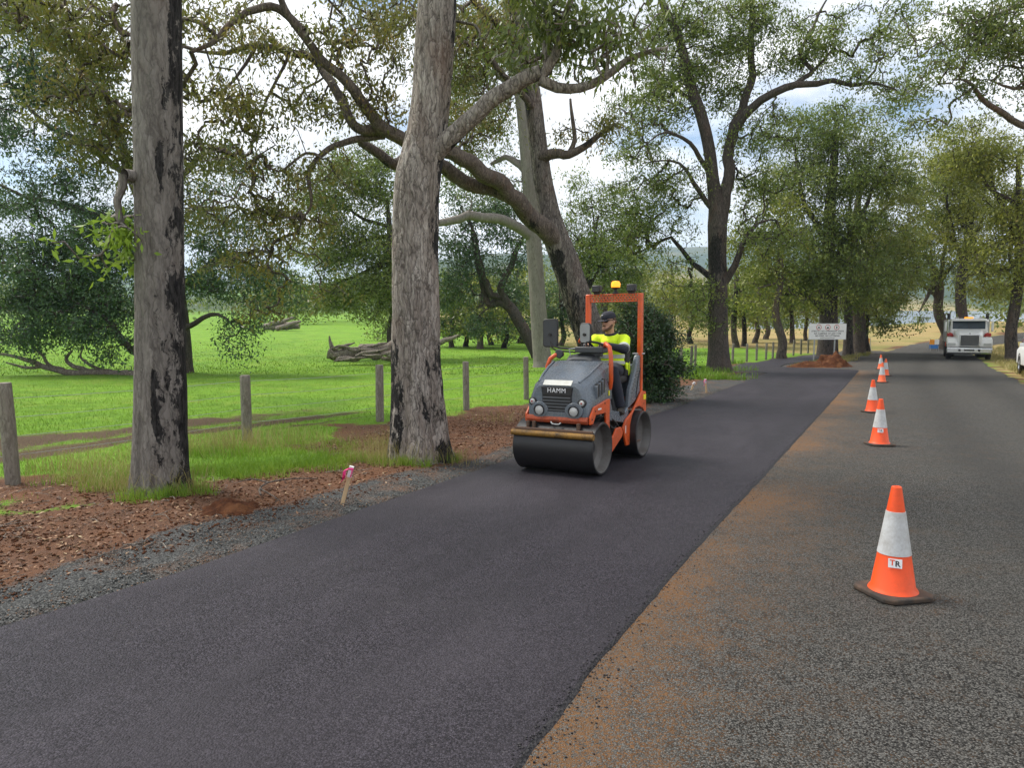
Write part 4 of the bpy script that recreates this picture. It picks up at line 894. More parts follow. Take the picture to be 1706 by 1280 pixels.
far_wood('far_woodland', 'distant belt of trees along the far edge of the paddock', [(-250, 1000, 132, 190, 75), (900, 1400, 120, 190, 46)], 'leaf_green', .75, .42, 12, 200, 7, 13)
far_wood('far_woodland', 'distant trees on the slope right of the road bend', [(1620, 2000, 70, 120, 26), (1400, 1470, 120, 150, 5)], 'leaf_olive', .5, .3, 14, 201, 6, 11)
# ------------------------------------------------------------------ machine materials
paint('orange_paint', (.74, .10, .014), .42, dirt=.6, dirtcol=(.16, .06, .03), scale=5, coat=.15)
paint('orange_dirty', (.42, .07, .02), .65, dirt=.95, dirtcol=(.035, .02, .015), scale=9)
paint('grey_plastic', (.13, .155, .185), .24, dirt=.5, dirtcol=(.1, .085, .07), scale=5)
paint('dark_plastic', (.045, .05, .056), .5, dirt=.3, dirtcol=(.09, .075, .06), scale=7)
paint('black_metal', (.014, .014, .015), .5, dirt=.4, dirtcol=(.06, .045, .035), scale=8)
paint('frame_black', (.02, .019, .019), .7, dirt=.6, dirtcol=(.055, .035, .025), scale=6)  # near-black underbody paint, partly browned by dirt
paint('drum_steel', (.022, .0215, .023), .36, .2, dirt=.55, dirtcol=(.02, .018, .018), scale=3)
paint('drum_face', (.15, .142, .135), .6, .2, dirt=.7, dirtcol=(.07, .05, .04), scale=5)
paint('yellow_bar', (.30, .15, .018), .6, dirt=1.0, dirtcol=(.03, .02, .012), scale=9)
paint('rust', (.1, .055, .035), .8, dirt=.6, scale=12)
paint('white_plate', (.7, .7, .64), .5, dirt=.35, dirtcol=(.35, .3, .2), scale=14)
paint('lamp_glass', (.5, .5, .48), .12, dirt=.2, scale=20)
paint('mirror_grey', (.3, .31, .31), .3, dirt=.2, scale=9)
paint('seat_black', (.012, .012, .013), .65, dirt=.2, scale=8)
paint('hivis', (.70, .92, .02), .8, dirt=.12, dirtcol=(.3, .35, .03), scale=9)
paint('reflective', (.5, .52, .5), .35, dirt=.15, scale=20)
paint('navy_cloth', (.018, .02, .032), .85, dirt=.3, dirtcol=(.04, .035, .035), scale=8)
paint('skin', (.52, .29, .2), .55, dirt=.15, dirtcol=(.4, .18, .12), scale=20)
paint('beard', (.11, .06, .035), .9, dirt=.2, scale=40)
paint('black_gloss', (.006, .006, .007), .15, dirt=.1)
paint('boot_leather', (.02, .017, .015), .7, dirt=.5, dirtcol=(.09, .06, .04), scale=12)
paint('white_paint', (.8, .8, .78), .35, dirt=.12, dirtcol=(.35, .3, .24), scale=3, coat=.3)
paint('chrome', (.62, .63, .64), .2, .85, dirt=.25, dirtcol=(.25, .22, .2), scale=8)
paint('rubber', (.018, .017, .017), .85, dirt=.4, dirtcol=(.07, .055, .045), scale=9)
paint('red_paint', (.4, .02, .015), .4, dirt=.2, scale=8)
paint('windscreen', (.03, .045, .055), .06, dirt=.1, dirtcol=(.1, .12, .13), scale=3)
paint('galvanised', (.42, .43, .43), .45, .5, dirt=.3, scale=10)
t = NT('amber_lamp'); t.bsdf((.9, .28, .01), .25, emis=(1.0, .35, .02), estr=.9)
t = NT('yellow_tape'); t.bsdf((.85, .75, .02), .4)
t = NT('letter_white'); t.bsdf((.8, .8, .8), .5)
t = NT('letter_black'); t.bsdf((.02, .02, .022), .6)
t = NT('letter_red'); t.bsdf((.5, .03, .02), .6)

def text_mesh(s, size, mat, parent, mtx, name='lettering', depth=.002, bold=0.0, align='CENTER'):
    cu = bpy.data.curves.new('txt', 'FONT'); cu.body = s; cu.size = size; cu.align_x = align; cu.align_y = 'CENTER'; cu.extrude = depth; cu.offset = bold; cu.resolution_u = 2; cu.space_character = 1.12
    tmp = bpy.data.objects.new('txt', cu); COL.objects.link(tmp)
    dg = bpy.context.evaluated_depsgraph_get(); me = bpy.data.meshes.new_from_object(tmp.evaluated_get(dg))
    bpy.data.objects.remove(tmp); bpy.data.curves.remove(cu)
    me.materials.clear(); me.transform(mtx); return link(name, me, mat, parent)
def frame(origin, fwd, left, up):
    f, l_, u = Vector(fwd).normalized(), Vector(left).normalized(), Vector(up).normalized()
    m = Matrix((f, l_, u)).transposed().to_4x4(); m.translation = origin; return m
def on_slope(x, y, heading):
    """matrix of a thing standing square on the ground, X pointing along heading (radians from +X)"""
    e = .3; n = Vector((-(Gf(x + e, y) - Gf(x - e, y)) / (2 * e), -(Gf(x, y + e) - Gf(x, y - e)) / (2 * e), 1)).normalized()
    f = Vector((math.cos(heading), math.sin(heading), 0)); l_ = n.cross(f).normalized(); f = l_.cross(n)
    return frame(Vector((x, y, Gf(x, y))), f, l_, n)

# ------------------------------------------------------------------ tandem roller
uax, uay = .492, .8704
rx0, ry0 = .585 + uax * .725 + uay * .03, 8.436 + uay * .725 - uax * .03
RM = on_slope(rx0, ry0, math.atan2(-uay, -uax)); RM.translation += RM.to_3x3() @ Vector((0, 0, .038))
rol = empty('road_roller'); rol.matrix_world = RM
tag(rol, 'orange and grey tandem road roller with amber beacon driving along the new path', 'roller')
DR, DW = .31, .52
def drum(xc):
    prof = [(.0, -DW + .16), (.235, -DW + .16), (.262, -DW + .12), (.285, -DW), (DR - .006, -DW), (DR, -DW + .008), (DR, DW - .008), (DR - .006, DW), (.285, DW), (.262, DW - .12), (.235, DW - .16), (.0, DW - .16)]
    o = MB().lathe(prof[3:9], 96, T(xc, 0, DR) @ AX['y']).build('drum', 'drum_steel', rol, 30)
    for s in (-1, 1):
        pr = [(.0, s * (DW - .15)), (.2, s * (DW - .15)), (.262, s * (DW - .11)), (.2845, s * DW)]
        MB().lathe(pr, 64, T(xc, 0, DR) @ AX['y']).build('drum_disc', 'drum_face', o, 30)
        MB().lathe([(0, s * (DW - .12)), (.06, s * (DW - .12)), (.075, s * (DW - .15))], 20, T(xc, 0, DR) @ AX['y']).build('hub', 'black_metal', o, 30)
drum(.725); drum(-.725)
# frames
plateA = [(.88, .60), (.88, .69), (.77, .80), (.36, .86), (.28, .86), (.29, .56), (.40, .56), (.42, .70), (.72, .70), (.80, .60)]
plateB = [(.41, .60), (.30, .60), (.27, .40), (.17, .38), (.06, .47), (-.10, .47), (-.17, .40), (-.14, .34), (.20, .19), (.27, .20), (.38, .35)]
rear = [(-.17, .44), (-.30, .20), (-.41, .20), (-.43, .46), (-.50, .58), (-.62, .665), (-.78, .68), (-.92, .64), (-1.02, .56), (-1.06, .60), (-1.04, .86), (-.88, .88), (-.70, .74), (-.50, .62), (-.28, .54)]
for s in (-1, 1):
    a, c = (.405, .43) if s > 0 else (-.43, -.405)
    MB().prism(plateA, a, c).build('front_side_plate', 'orange_paint', rol, 30, .006)
    MB().prism(plateB, a + .003 * s, c + .003 * s).build('yoke', 'orange_paint', rol, 30, .006)
    MB().prism(rear, a, c + .004 * s).build('rear_side_plate', 'orange_paint', rol, 30, .006)
    MB().prism([(.30, .80), (.22, .58), (-.28, .50), (-.46, .60), (-.42, .70), (-.30, .63), (.12, .70), (.22, .90), (.30, .90)], s * .365, s * .402).build('footwell_side', 'grey_plastic', rol, 30, .01)
    # rear side shells beside the seat
    MB().prism([(-.46, .67), (-.52, .92), (-.62, 1.04), (-.82, 1.37), (-.97, 1.37), (-1.03, .88), (-.88, .86), (-.70, .745)], s * .33, s * .40).build('side_shell', 'grey_plastic', rol, 30, .02, 3)
    MB().tube([(-.72, s * .404, .80), (-.80, s * .404, 1.05), (-.93, s * .404, 1.25)], .008, 6).build('shell_seam', 'black_metal', rol)
MB().prism([(-1.04, .61), (-1.04, .84), (-.90, .86), (-.90, .66)], -.40, .40).build('rear_cross_plate', 'orange_paint', rol, 30, .008)
MB().box((.1, 0, .50), (.62, .66, .24)).box((-.25, 0, .42), (.5, .3, .2)).build('chassis', 'frame_black', rol, 30, .02)
MB().box((.62, 0, .70), (.42, .70, .10)).build('engine_tray', 'frame_black', rol, 30, .01)
MB().box((0.0, 0, .565), (.72, .72, .03)).build('floor_plate', 'dark_plastic', rol, 30, .005)
MB().prism([(.80, .60), (.90, .60), (.92, .64), (.90, .685), (.80, .685)], -.40, .40).build('front_beam', 'orange_dirty', rol, 30, .01)
MB().tube([(.925, -.06, .615), (.95, -.03, .595), (.95, .05, .59), (.925, .07, .61)], .009, 8).build('tow_hook', 'galvanised', rol)
# water spray bar and scrapers
MB().box((.985, 0, .515), (.06, 1.0, .05)).build('scraper_beam', 'rust', rol, 30, .008)
MB().tube([(1.025, -.53, .478), (1.025, .53, .478)], .036, 12).build('spray_bar', 'yellow_bar', rol, 40)
for y in (-.36, -.28, .30):
    MB().box((.93, y, .565), (.05, .035, .10)).build('scraper_bracket', 'rust', rol, 30, .004)
MB().box((-1.02, 0, .46), (.05, .9, .05)).build('scraper_beam', 'rust', rol, 30, .008)
MB().tube([(-.41, .42, .235), (-.62, .47, .225), (-.70, .47, .225)], .014, 8).build('rear_axle_arm', 'rust', rol)
# hood
def hsec(x, zb, zm, zs, zt, hb, hs, ht):
    return [(x, -hb, zb), (x, -hb, zm), (x, -hs, zs), (x, -ht, zt), (x, -ht * .4, zt + .014), (x, ht * .4, zt + .014), (x, ht, zt), (x, hs, zs), (x, hb, zm), (x, hb, zb)]
hood = MB().loft([hsec(.885, .66, .80, .985, 1.04, .375, .30, .225), hsec(.86, .66, .82, 1.01, 1.075, .39, .315, .25), hsec(.80, .68, .84, 1.045, 1.105, .40, .335, .27), hsec(.66, .78, .88, 1.09, 1.155, .405, .355, .295), hsec(.48, .82, .93, 1.165, 1.235, .405, .37, .315), hsec(.30, .84, .96, 1.23, 1.30, .405, .378, .325), hsec(.16, .84, .96, 1.245, 1.315, .405, .378, .325)]).build('hood', 'grey_plastic', rol, 24, .022, 3)
MB().loft([[(x, y, z) for (y, z) in ((-w_, 1.28), (-w_ * .8, zt - .02), (-w_ * .4, zt), (w_ * .4, zt), (w_ * .8, zt - .02), (w_, 1.28))] for (x, w_, zt) in ((.27, .20, 1.345), (.16, .23, 1.40), (.02, .22, 1.41))]).build('dash_cowl', 'dark_plastic', hood, 40, .01)
# raised ribs of the hood
for s in (-1, 1):
    MB().tube([(.84, s * .262, 1.085), (.66, s * .30, 1.163), (.48, s * .318, 1.243), (.30, s * .328, 1.307)], .013, 8).build('hood_rib', 'grey_plastic', hood)
    for i in range(3):
        x = .60 - i * .085
        MB().prism([(x - .028, .905 + .02 * i), (x + .028, .895 + .02 * i), (x + .034, 1.03 + .028 * i), (x + .0, 1.06 + .028 * i), (x - .04, 1.06 + .028 * i)], s * .352, s * .4105).build('side_vent', 'black_metal', hood, 30, .006)
        MB().prism([(x + .036, .89 + .02 * i), (x + .056, .885 + .02 * i), (x + .056, 1.03 + .028 * i), (x + .036, 1.045 + .028 * i)], s * .35, s * .418).build('vent_fin', 'grey_plastic', hood, 30, .005)
# face of the machine
MB().prism([(-.19, .925), (.19, .925), (.205, 1.03), (-.205, 1.03)], .872, .9, 'x').build('badge_panel', 'black_metal', hood, 30, .006)
text_mesh('HAMM', .078, 'letter_white', rol, T(.9025, 0, .985) @ Matrix(((0, 0, 1, 0), (1, 0, 0, 0), (0, 1, 0, 0), (0, 0, 0, 1))), 'lettering', .002, .0)
MB().prism([(.892, 1.045), (.897, 1.05), (.842, 1.108), (.835, 1.103)], -.185, .185).build('number_plate', 'white_plate', hood, 30, .002)
MB().box((.884, 0, .835), (.02, .38, .20)).build('grille_recess', 'black_metal', hood, 30)
for i in range(5):
    MB().prism([(.888, .748 + i * .037), (.906, .742 + i * .037), (.906, .756 + i * .037), (.888, .768 + i * .037)], -.18, .18).build('grille_slat', 'dark_plastic', hood, 30, .003)
for s in (-1, 1):
    ring = [(s * (.225 + .115 * math.cos(a)), .752 + .098 * math.sin(a)) for a in np.linspace(0, 2 * math.pi, 22)[:-1]]
    MB().prism(ring, .878, .908, 'x').build('lamp_pod', 'grey_plastic', hood, 40, .008)
    MB().lathe([(.0, .0), (.052, .0), (.068, .012), (.068, -.02)], 24, T(.91, s * .225, .748) @ AX['x']).build('lamp_ring', 'black_metal', hood, 30)
    MB().lathe([(.0, .012), (.03, .010), (.053, .0)], 20, T(.912, s * .225, .748) @ AX['x']).build('headlight', 'lamp_glass', hood, 60)
    MB().prism([(s * (.32 + .055 * math.cos(a)), .848 + .05 * math.sin(a)) for a in np.linspace(0, 2 * math.pi, 16)[:-1]], .84, .897, 'x').build('indicator_pod', 'black_metal', hood, 40, .006)
    MB().lathe([(.0, .012), (.022, .010), (.034, .0), (.036, -.02)], 16, T(.9, s * .322, .848) @ AX['x']).build('indicator', 'lamp_glass', hood, 60)
    MB().lathe([(.0, .003), (.011, .0)], 10, T(.912, s * .322, .848) @ AX['x']).build('bulb', 'red_paint', hood, 60)
MB().prism([(-.20, .66), (.20, .66), (.16, .735), (-.16, .735)], .876, .904, 'x').build('chin_panel', 'grey_plastic', hood, 30, .008)
# console, wheel, rails, mirrors
MB().box((.13, .11, 1.455), (.18, .38, .075)).box((.10, .11, 1.41), (.10, .26, .08)).build('console', 'dark_plastic', rol, 30, .012)
for (y, z) in ((-.02, 1.51), (.08, 1.50), (.22, 1.505)):
    MB().tube([(.14, y, z - .02), (.13, y + .01, z + .03)], .012, 8).build('control_knob', 'black_metal', rol)
MB().tube([(.16, .10, 1.36), (.03, .10, 1.47)], .025, 10).build('steering_column', 'black_metal', rol)
wm = T(.02, .10, 1.485) @ Matrix.Rotation(R(-25), 4, 'Y')
MB().lathe([(.17 + .016 * math.cos(a), .016 * math.sin(a)) for a in np.linspace(0, 2 * math.pi, 9)[:-1]], 28, wm, True).build('steering_wheel', 'black_metal', rol, 60)
sw = MB(); sw.box((0, 0, -.01), (.32, .03, .012)); sw.v = [tuple(wm @ Vector(p)) for p in sw.v]; sw.build('wheel_spoke', 'black_metal', rol)
for s in (-1, 1):
    MB().tube(([(.14, s * .22 + .08, 1.50), (.20, s * .33, 1.535), (.24, s * .40, 1.49), (.27, s * .43, 1.38)] if s > 0 else [(.16, -.26, 1.40), (.22, -.34, 1.39), (.26, -.40, 1.34)]) + [(.275, s * .435, 1.24), (.26, s * .43, 1.08), (.22, s * .40, .98)], .027, 12).build('grab_rail', 'orange_paint', rol, 60)
MB().tube([(-.30, -.24, 1.55), (-.22, -.18, 1.60), (-.16, -.08, 1.60), (-.1, 0, 1.56)], .024, 10).build('grab_rail', 'orange_paint', rol, 60)
MB().tube([(.14, -.10, 1.46), (.17, -.30, 1.475), (.16, -.42, 1.50), (.15, -.45, 1.56)], .014, 8).tube([(.14, -.10, 1.42), (.17, -.36, 1.44), (.16, -.46, 1.50)], .010, 8).build('mirror_arm', 'black_metal', rol)
def mirror(c, w_, h_, face, rz):
    m = T(*c) @ Matrix.Rotation(rz, 4, 'Z')
    rr = .04; P = []
    for (sx, sy) in ((1, 1), (-1, 1), (-1, -1), (1, -1)):
        a0 = {(1, 1): 0, (-1, 1): 90, (-1, -1): 180, (1, -1): 270}[(sx, sy)]
        for k_ in range(5):
            a = R(a0 + k_ * 22.5); P.append((sx * (w_ / 2 - rr) + rr * math.cos(a), sy * (h_ / 2 - rr) + rr * math.sin(a)))
    o = MB().prism(P, -.02, .02, 'x', m).build('mirror', 'black_metal', rol, 30, .008)
    MB().prism([(p[0] * .88, p[1] * .92) for p in P], .0, .023, 'x', m).build('mirror_face', face, o, 30)
    MB().tube([m @ Vector((.02, -.0, -.02)), m @ Vector((.045, 0, -.02))], .02, 10).build('mirror_pivot', 'black_metal', o)
mirror((.14, -.455, 1.665), .205, .365, 'dark_plastic', .12)
mirror((.16, .045, 1.665), .155, .255, 'mirror_grey', -.1)
MB().tube([(.15, .06, 1.49), (.15, .05, 1.56)], .012, 8).build('mirror_arm', 'black_metal', rol)
MB().lathe([(0, .02), (.05, .015), (.06, -.01), (.05, -.05), (0, -.06)], 18, T(.22, -.30, 1.40) @ AX['x']).build('work_lamp', 'dark_plastic', rol, 50)
MB().tube([(.2, -.14, 1.37), (.21, -.16, 1.46), (.19, -.08, 1.475), (.17, .02, 1.45)], .008, 6).build('cable', 'galvanised', rol)
# seat
MB().box((-.47, .10, 1.05), (.40, .42, .10)).build('seat', 'seat_black', rol, 40, .035, 3)
MB().box((-.69, .10, 1.27), (.10, .42, .42), Matrix.Rotation(R(-12), 4, 'Y')).build('backrest', 'seat_black', rol, 40, .035, 3)
MB().box((-.47, .05, .80), (.34, .36, .42)).build('seat_base', 'dark_plastic', rol, 40, .03)
MB().box((-.88, 0, 1.02), (.22, .64, .44)).build('rear_tank', 'grey_plastic', rol, 40, .03)
MB().tube([(-.86, .30, 1.385), (-.93, .45, 1.385)], .012, 8).tube([(-.86, -.30, 1.385), (-.93, -.45, 1.385)], .012, 8).build('rops_clamp', 'galvanised', rol)
# roll bar with perforated header
for s in (-1, 1):
    MB().box((-.92, s * .385, 1.53), (.075, .065, 1.36)).build('roll_bar_post', 'orange_paint', rol, 30, .012)
MB().box((-.92, 0, 2.205), (.06, .83, .012)).box((-.92, 0, 2.105), (.06, .70, .012)).build('roll_bar_rail', 'orange_paint', rol, 30, .003)
lat = MB()
for i in range(16):
    y = -.345 + i * .046
    for s in (-1, 1): lat.box((-.90, y, 2.155), (.012, .014, .115), Matrix.Rotation(s * R(38), 4, 'X'))
lat.build('header_mesh', 'orange_paint', rol, 30)
for y in (-.25, .26):
    l_ = MB().box((-.90, y, 2.285), (.10, .125, .10)).build('work_light', 'black_metal', rol, 30, .015)
    MB().box((-.848, y, 2.285), (.006, .1, .078)).build('lens', 'black_gloss', l_, 30)
    MB().box((-.90, y, 2.222), (.02, .09, .03)).build('bracket', 'black_metal', l_)
bc = MB().lathe([(0, 0), (.045, 0), (.045, .02), (.02, .03), (.02, .06), (.055, .075), (.062, .085), (0, .085)], 18, T(-.92, .02, 2.212)).build('beacon_stem', 'black_metal', rol, 40)
MB().lathe([(.05, .085), (.062, .095), (.064, .14), (.05, .17), (0, .18)], 20, T(-.92, .02, 2.212)).build('beacon', 'amber_lamp', bc, 40)
MB().box((-.985, .4365, .79), (.10, .004, .07)).build('reflector_tape', 'yellow_tape', rol)
MB().box((-.26, .4335, .42), (.022, .003, .10)).build('sticker', 'letter_white', rol)
MB().box((.60, .1, 1.162), (.03, .03, .002)).build('sticker', 'letter_white', hood)
MB().box((.275, .412, .93), (.03, .006, .06)).build('sticker', 'yellow_tape', rol)

for (p, r_) in (([(.30, .36, .62), (.18, .40, .50), (.05, .40, .46), (-.1, .37, .52)], .014), ([(.28, .33, .66), (.12, .41, .58), (-.05, .40, .50), (-.2, .36, .46)], .011), ([(.2, -.36, .6), (.0, -.41, .48), (-.2, -.36, .5)], .014)):
    MB().tube([tuple(q_) for q_ in p], r_, 8).build('hydraulic_hose', 'rubber', rol, 60)
MB().box((.62, .434, .765), (.10, .002, .02)).build('decal', 'letter_white', rol)
for (x, z_) in ((.84, .66), (.74, .75), (.45, .82), (-.36, .26), (-.96, .70), (-.98, .83)):
    MB().lathe([(0, .006), (.010, .004), (.012, 0)], 8, T(x, .431, z_) @ Matrix.Rotation(-math.pi / 2, 4, 'X')).build('bolt', 'black_metal', rol)
# ------------------------------------------------------------------ the driver
per = empty('person'); per.matrix_world = RM
tag(per, 'seated roller driver in yellow hi-vis shirt, dark cap and sunglasses', 'person')
def remeshed(mb, name, mat, parent, vox=.009, smooth=4):
    o = link(name, mb.mesh(name), mat, parent)
    r = o.modifiers.new('remesh', 'REMESH'); r.mode = 'VOXEL'; r.voxel_size = vox; r.use_smooth_shade = True
    s = o.modifiers.new('smooth', 'SMOOTH'); s.iterations = smooth; s.factor = .5
    return o
PO = Vector((0, .02, 0))
def q(*p): return Vector(p) + PO
HC = q(-.415, .10, 1.815)
hm = T(*HC) @ Matrix.Rotation(R(-18), 4, 'Z') @ Matrix.Rotation(R(8), 4, 'Y')
Lsh, Rsh = q(-.51, .285, 1.585), q(-.49, -.09, 1.585)
Lel, Rel = q(-.30, .36, 1.455), q(-.27, -.17, 1.44)
Lha, Rha = q(-.045, .21, 1.515), q(-.02, -.015, 1.525)
body = MB()
body.ball((0, 0, 0), 1, 12)
body.v = [tuple(hm @ Vector((p[0] * .098, p[1] * .077, p[2] * .112))) for p in body.v]
def hp(x, y, z): return hm @ Vector((x, y, z))
body.tube([hp(.03, 0, -.05), hp(.06, 0, -.085), hp(.072, 0, -.10)], [.06, .048, .036], 12)       # jaw and chin
body.tube([hp(.09, 0, .015), hp(.112, 0, -.015), hp(.10, 0, -.028)], [.011, .016, .012], 8)      # nose
body.tube([hp(.086, -.022, -.058), hp(.092, 0, -.056), hp(.086, .022, -.058)], [.007, .009, .007], 8)  # lips
for s in (-1, 1): body.tube([hp(-.01, s * .074, .012), hp(-.016, s * .088, .005), hp(-.006, s * .078, -.025)], [.012, .016, .009], 8)   # ears
body.tube([hp(-.01, 0, -.06), q(-.47, .10, 1.66), q(-.49, .10, 1.58)], [.058, .058, .075], 14)   # neck
body.tube([q(-.50, .10, 1.60), q(-.53, .10, 1.45), q(-.53, .10, 1.28), q(-.50, .10, 1.17)], [.12, .145, .135, .14], 16)
for (a, b_, c) in ((Lsh, Lel, Lha), (Rsh, Rel, Rha)):
    body.tube([q(-.5, .10, 1.56), a, b_, c], [.08, .058, .043, .03], 12)
for (c, tow, th) in ((Lha, Vector((.05, -.035, -.005)), Vector((-.01, -.02, .03))), (Rha, Vector((.05, .02, -.005)), Vector((-.01, .02, .03)))):
    d = tow.normalized(); sd = d.cross(Vector((0, 0, 1))).normalized()
    body.tube([c - d * .02, c + d * .035, c + d * .06], [.03, .036, .034], 10)
    for k_ in range(4):                                                                         # fingers closing round the rim
        o_ = sd * (k_ - 1.5) * .017; e = (.0, .006, .004, -.008)[k_]
        body.tube([c + d * .055 + o_ + Vector((0, 0, .008)), c + d * (.088 + e) + o_ + Vector((0, 0, .002)), c + d * (.095 + e) + o_ - Vector((0, 0, .022)), c + d * .078 + o_ - Vector((0, 0, .036))], [.0095, .009, .0085, .0075], 7)
    body.tube([c + d * .01 + th * .4, c + d * .035 + th, c + d * .065 + th * .9], [.012, .011, .008], 7)
legs = (([q(-.48, .19, 1.17), q(-.16, .26, 1.19), q(-.24, .35, .72)], q(-.12, .39, .655)), ([q(-.48, .0, 1.17), q(-.14, -.05, 1.19), q(-.14, -.08, .72)], q(-.0, -.09, .655)))
for (lg, toe) in legs: body.tube(lg, [.085, .062, .042], 12)
remeshed(body, 'body', 'skin', per, .006, 3)
sh = MB()
sh.tube([q(-.485, .10, 1.655), q(-.505, .10, 1.60), q(-.53, .10, 1.46), q(-.54, .10, 1.33), q(-.53, .10, 1.24)], [.082, .14, .172, .168, .175], 20)
sh.tube([Lsh + Vector((0, .02, -.02)), Rsh + Vector((0, -.02, -.02))], [.085, .085], 14)
for (a, b_) in ((Lsh, Lel), (Rsh, Rel)): sh.tube([a, a.lerp(b_, .5), a.lerp(b_, .92)], [.085, .08, .072], 14)
shirt = remeshed(sh, 'shirt', 'hivis', per, .009, 4)
tail = MB().prism([(-.60, 1.26), (-.74, 1.30), (-.78, 1.10), (-.66, 1.08)], .27, .31).build('shirt_tail', 'hivis', per, 40, .02)
def band(c0, c1, r0, name='reflective_band', mat='reflective'):
    return MB().tube([c0, c1], r0, 24, True).build(name, mat, shirt, 60)
band(q(-.538, .10, 1.335), q(-.537, .10, 1.385), .178); band(q(-.533, .10, 1.255), q(-.535, .10, 1.295), .182)
for (a, b_) in ((Lsh, Lel), (Rsh, Rel)): band(a.lerp(b_, .78), a.lerp(b_, .95), .079)
cl = MB().tube([q(-.49, .10, 1.645), q(-.475, .10, 1.68)], [.09, .072], 18, False).build('collar', 'navy_cloth', shirt, 60)
sl_ = MB()
for (b_, c) in ((Lel, Lha), (Rel, Rha)):
    s2 = MB().tube([b_ + (b_ - c).normalized() * .04, b_, c - (c - b_).normalized() * .03], [.058, .058, .04], 14); remeshed(s2, 'sleeve', 'navy_cloth', per, .008, 3)
tr = MB()
tr.tube([q(-.52, .10, 1.27), q(-.50, .10, 1.17)], [.165, .15], 18)
for (lg, toe) in legs: tr.tube([lg[0], lg[0].lerp(lg[1], .5), lg[1], lg[1].lerp(lg[2], .5), lg[2] + Vector((0, 0, -.01))], [.105, .095, .08, .075, .065], 14)
remeshed(tr, 'trousers', 'navy_cloth', per, .009, 4)
for (lg, toe) in legs:
    bt = MB().tube([lg[2] + Vector((0, 0, .06)), lg[2] + Vector((0, 0, -.03)), lg[2] + Vector((.01, 0, -.08))], [.055, .052, .05], 12)
    bt.tube([lg[2] + Vector((-.04, 0, -.085)), lg[2].lerp(toe, .6) + Vector((0, 0, -.02)), toe + Vector((0, 0, -.02))], [.045, .046, .036], 12)
    remeshed(bt, 'boot', 'boot_leather', per, .008, 2)
cp = MB(); cp.lathe([(1.0, -.02), (1.03, .15), (.98, .5), (.8, .82), (.45, 1.0), (0, 1.06)], 24)
cp.v = [tuple(hp(p[0] * .108 - .004, p[1] * .088, p[2] * .09 + .048)) for p in cp.v]
cap = cp.build('cap', 'navy_cloth', per, 60)
br = MB(); A = [(.098 + .095 * math.cos(a) * (1 if True else 1), .074 * math.sin(a)) for a in np.linspace(-math.pi / 2, math.pi / 2, 11)]
br.prism([(.06, -.078)] + A + [(.06, .078)], 0, .006, 'z'); br.v = [tuple(hp(p[0], p[1], .048 + p[2] - max(0, p[0] - .09) * .25 - p[1] ** 2 * 3)) for p in br.v]
br.build('cap_brim', 'navy_cloth', cap, 40)
MB().ball(hp(.104, -.012, .098), .008, 5, (1, 1.8, .6)).build('cap_badge', 'letter_white', cap)
sg = MB()
for s in (-1, 1):
    sg.lathe([(0, .012), (.02, .010), (.033, .002), (.033, -.003), (0, -.003)], 16, hm @ T(.088, s * .033, .022) @ Matrix.Rotation(s * R(18), 4, 'Z') @ AX['x'] @ Matrix.Diagonal((.72, 1.05, 1, 1)))
    sg.tube([hp(.085, s * .062, .026), hp(.03, s * .084, .026), hp(-.015, s * .086, .022)], .0045, 6)
sg.tube([hp(.1, -.012, .026), hp(.102, .012, .026)], .004, 6).build('sunglasses', 'black_gloss', per, 50)
bd = MB().tube([hp(.01, .07, -.035), hp(.045, .06, -.075), hp(.083, .028, -.098), hp(.092, 0, -.104), hp(.083, -.028, -.098), hp(.045, -.06, -.075), hp(.01, -.07, -.035)], [.016, .021, .021, .021, .021, .021, .016], 8)
bd.tube([hp(.092, -.026, -.05), hp(.103, 0, -.042), hp(.092, .026, -.05)], [.007, .009, .007], 6)
remeshed(bd, 'beard', 'beard', per, .005, 2)
hr = MB().tube([hp(-.02, .076, .05), hp(-.06, .06, -.01), hp(-.088, 0, -.02), hp(-.06, -.06, -.01), hp(-.02, -.076, .05)], [.02, .03, .03, .03, .02], 8)
remeshed(hr, 'hair', 'beard', per, .007, 2)
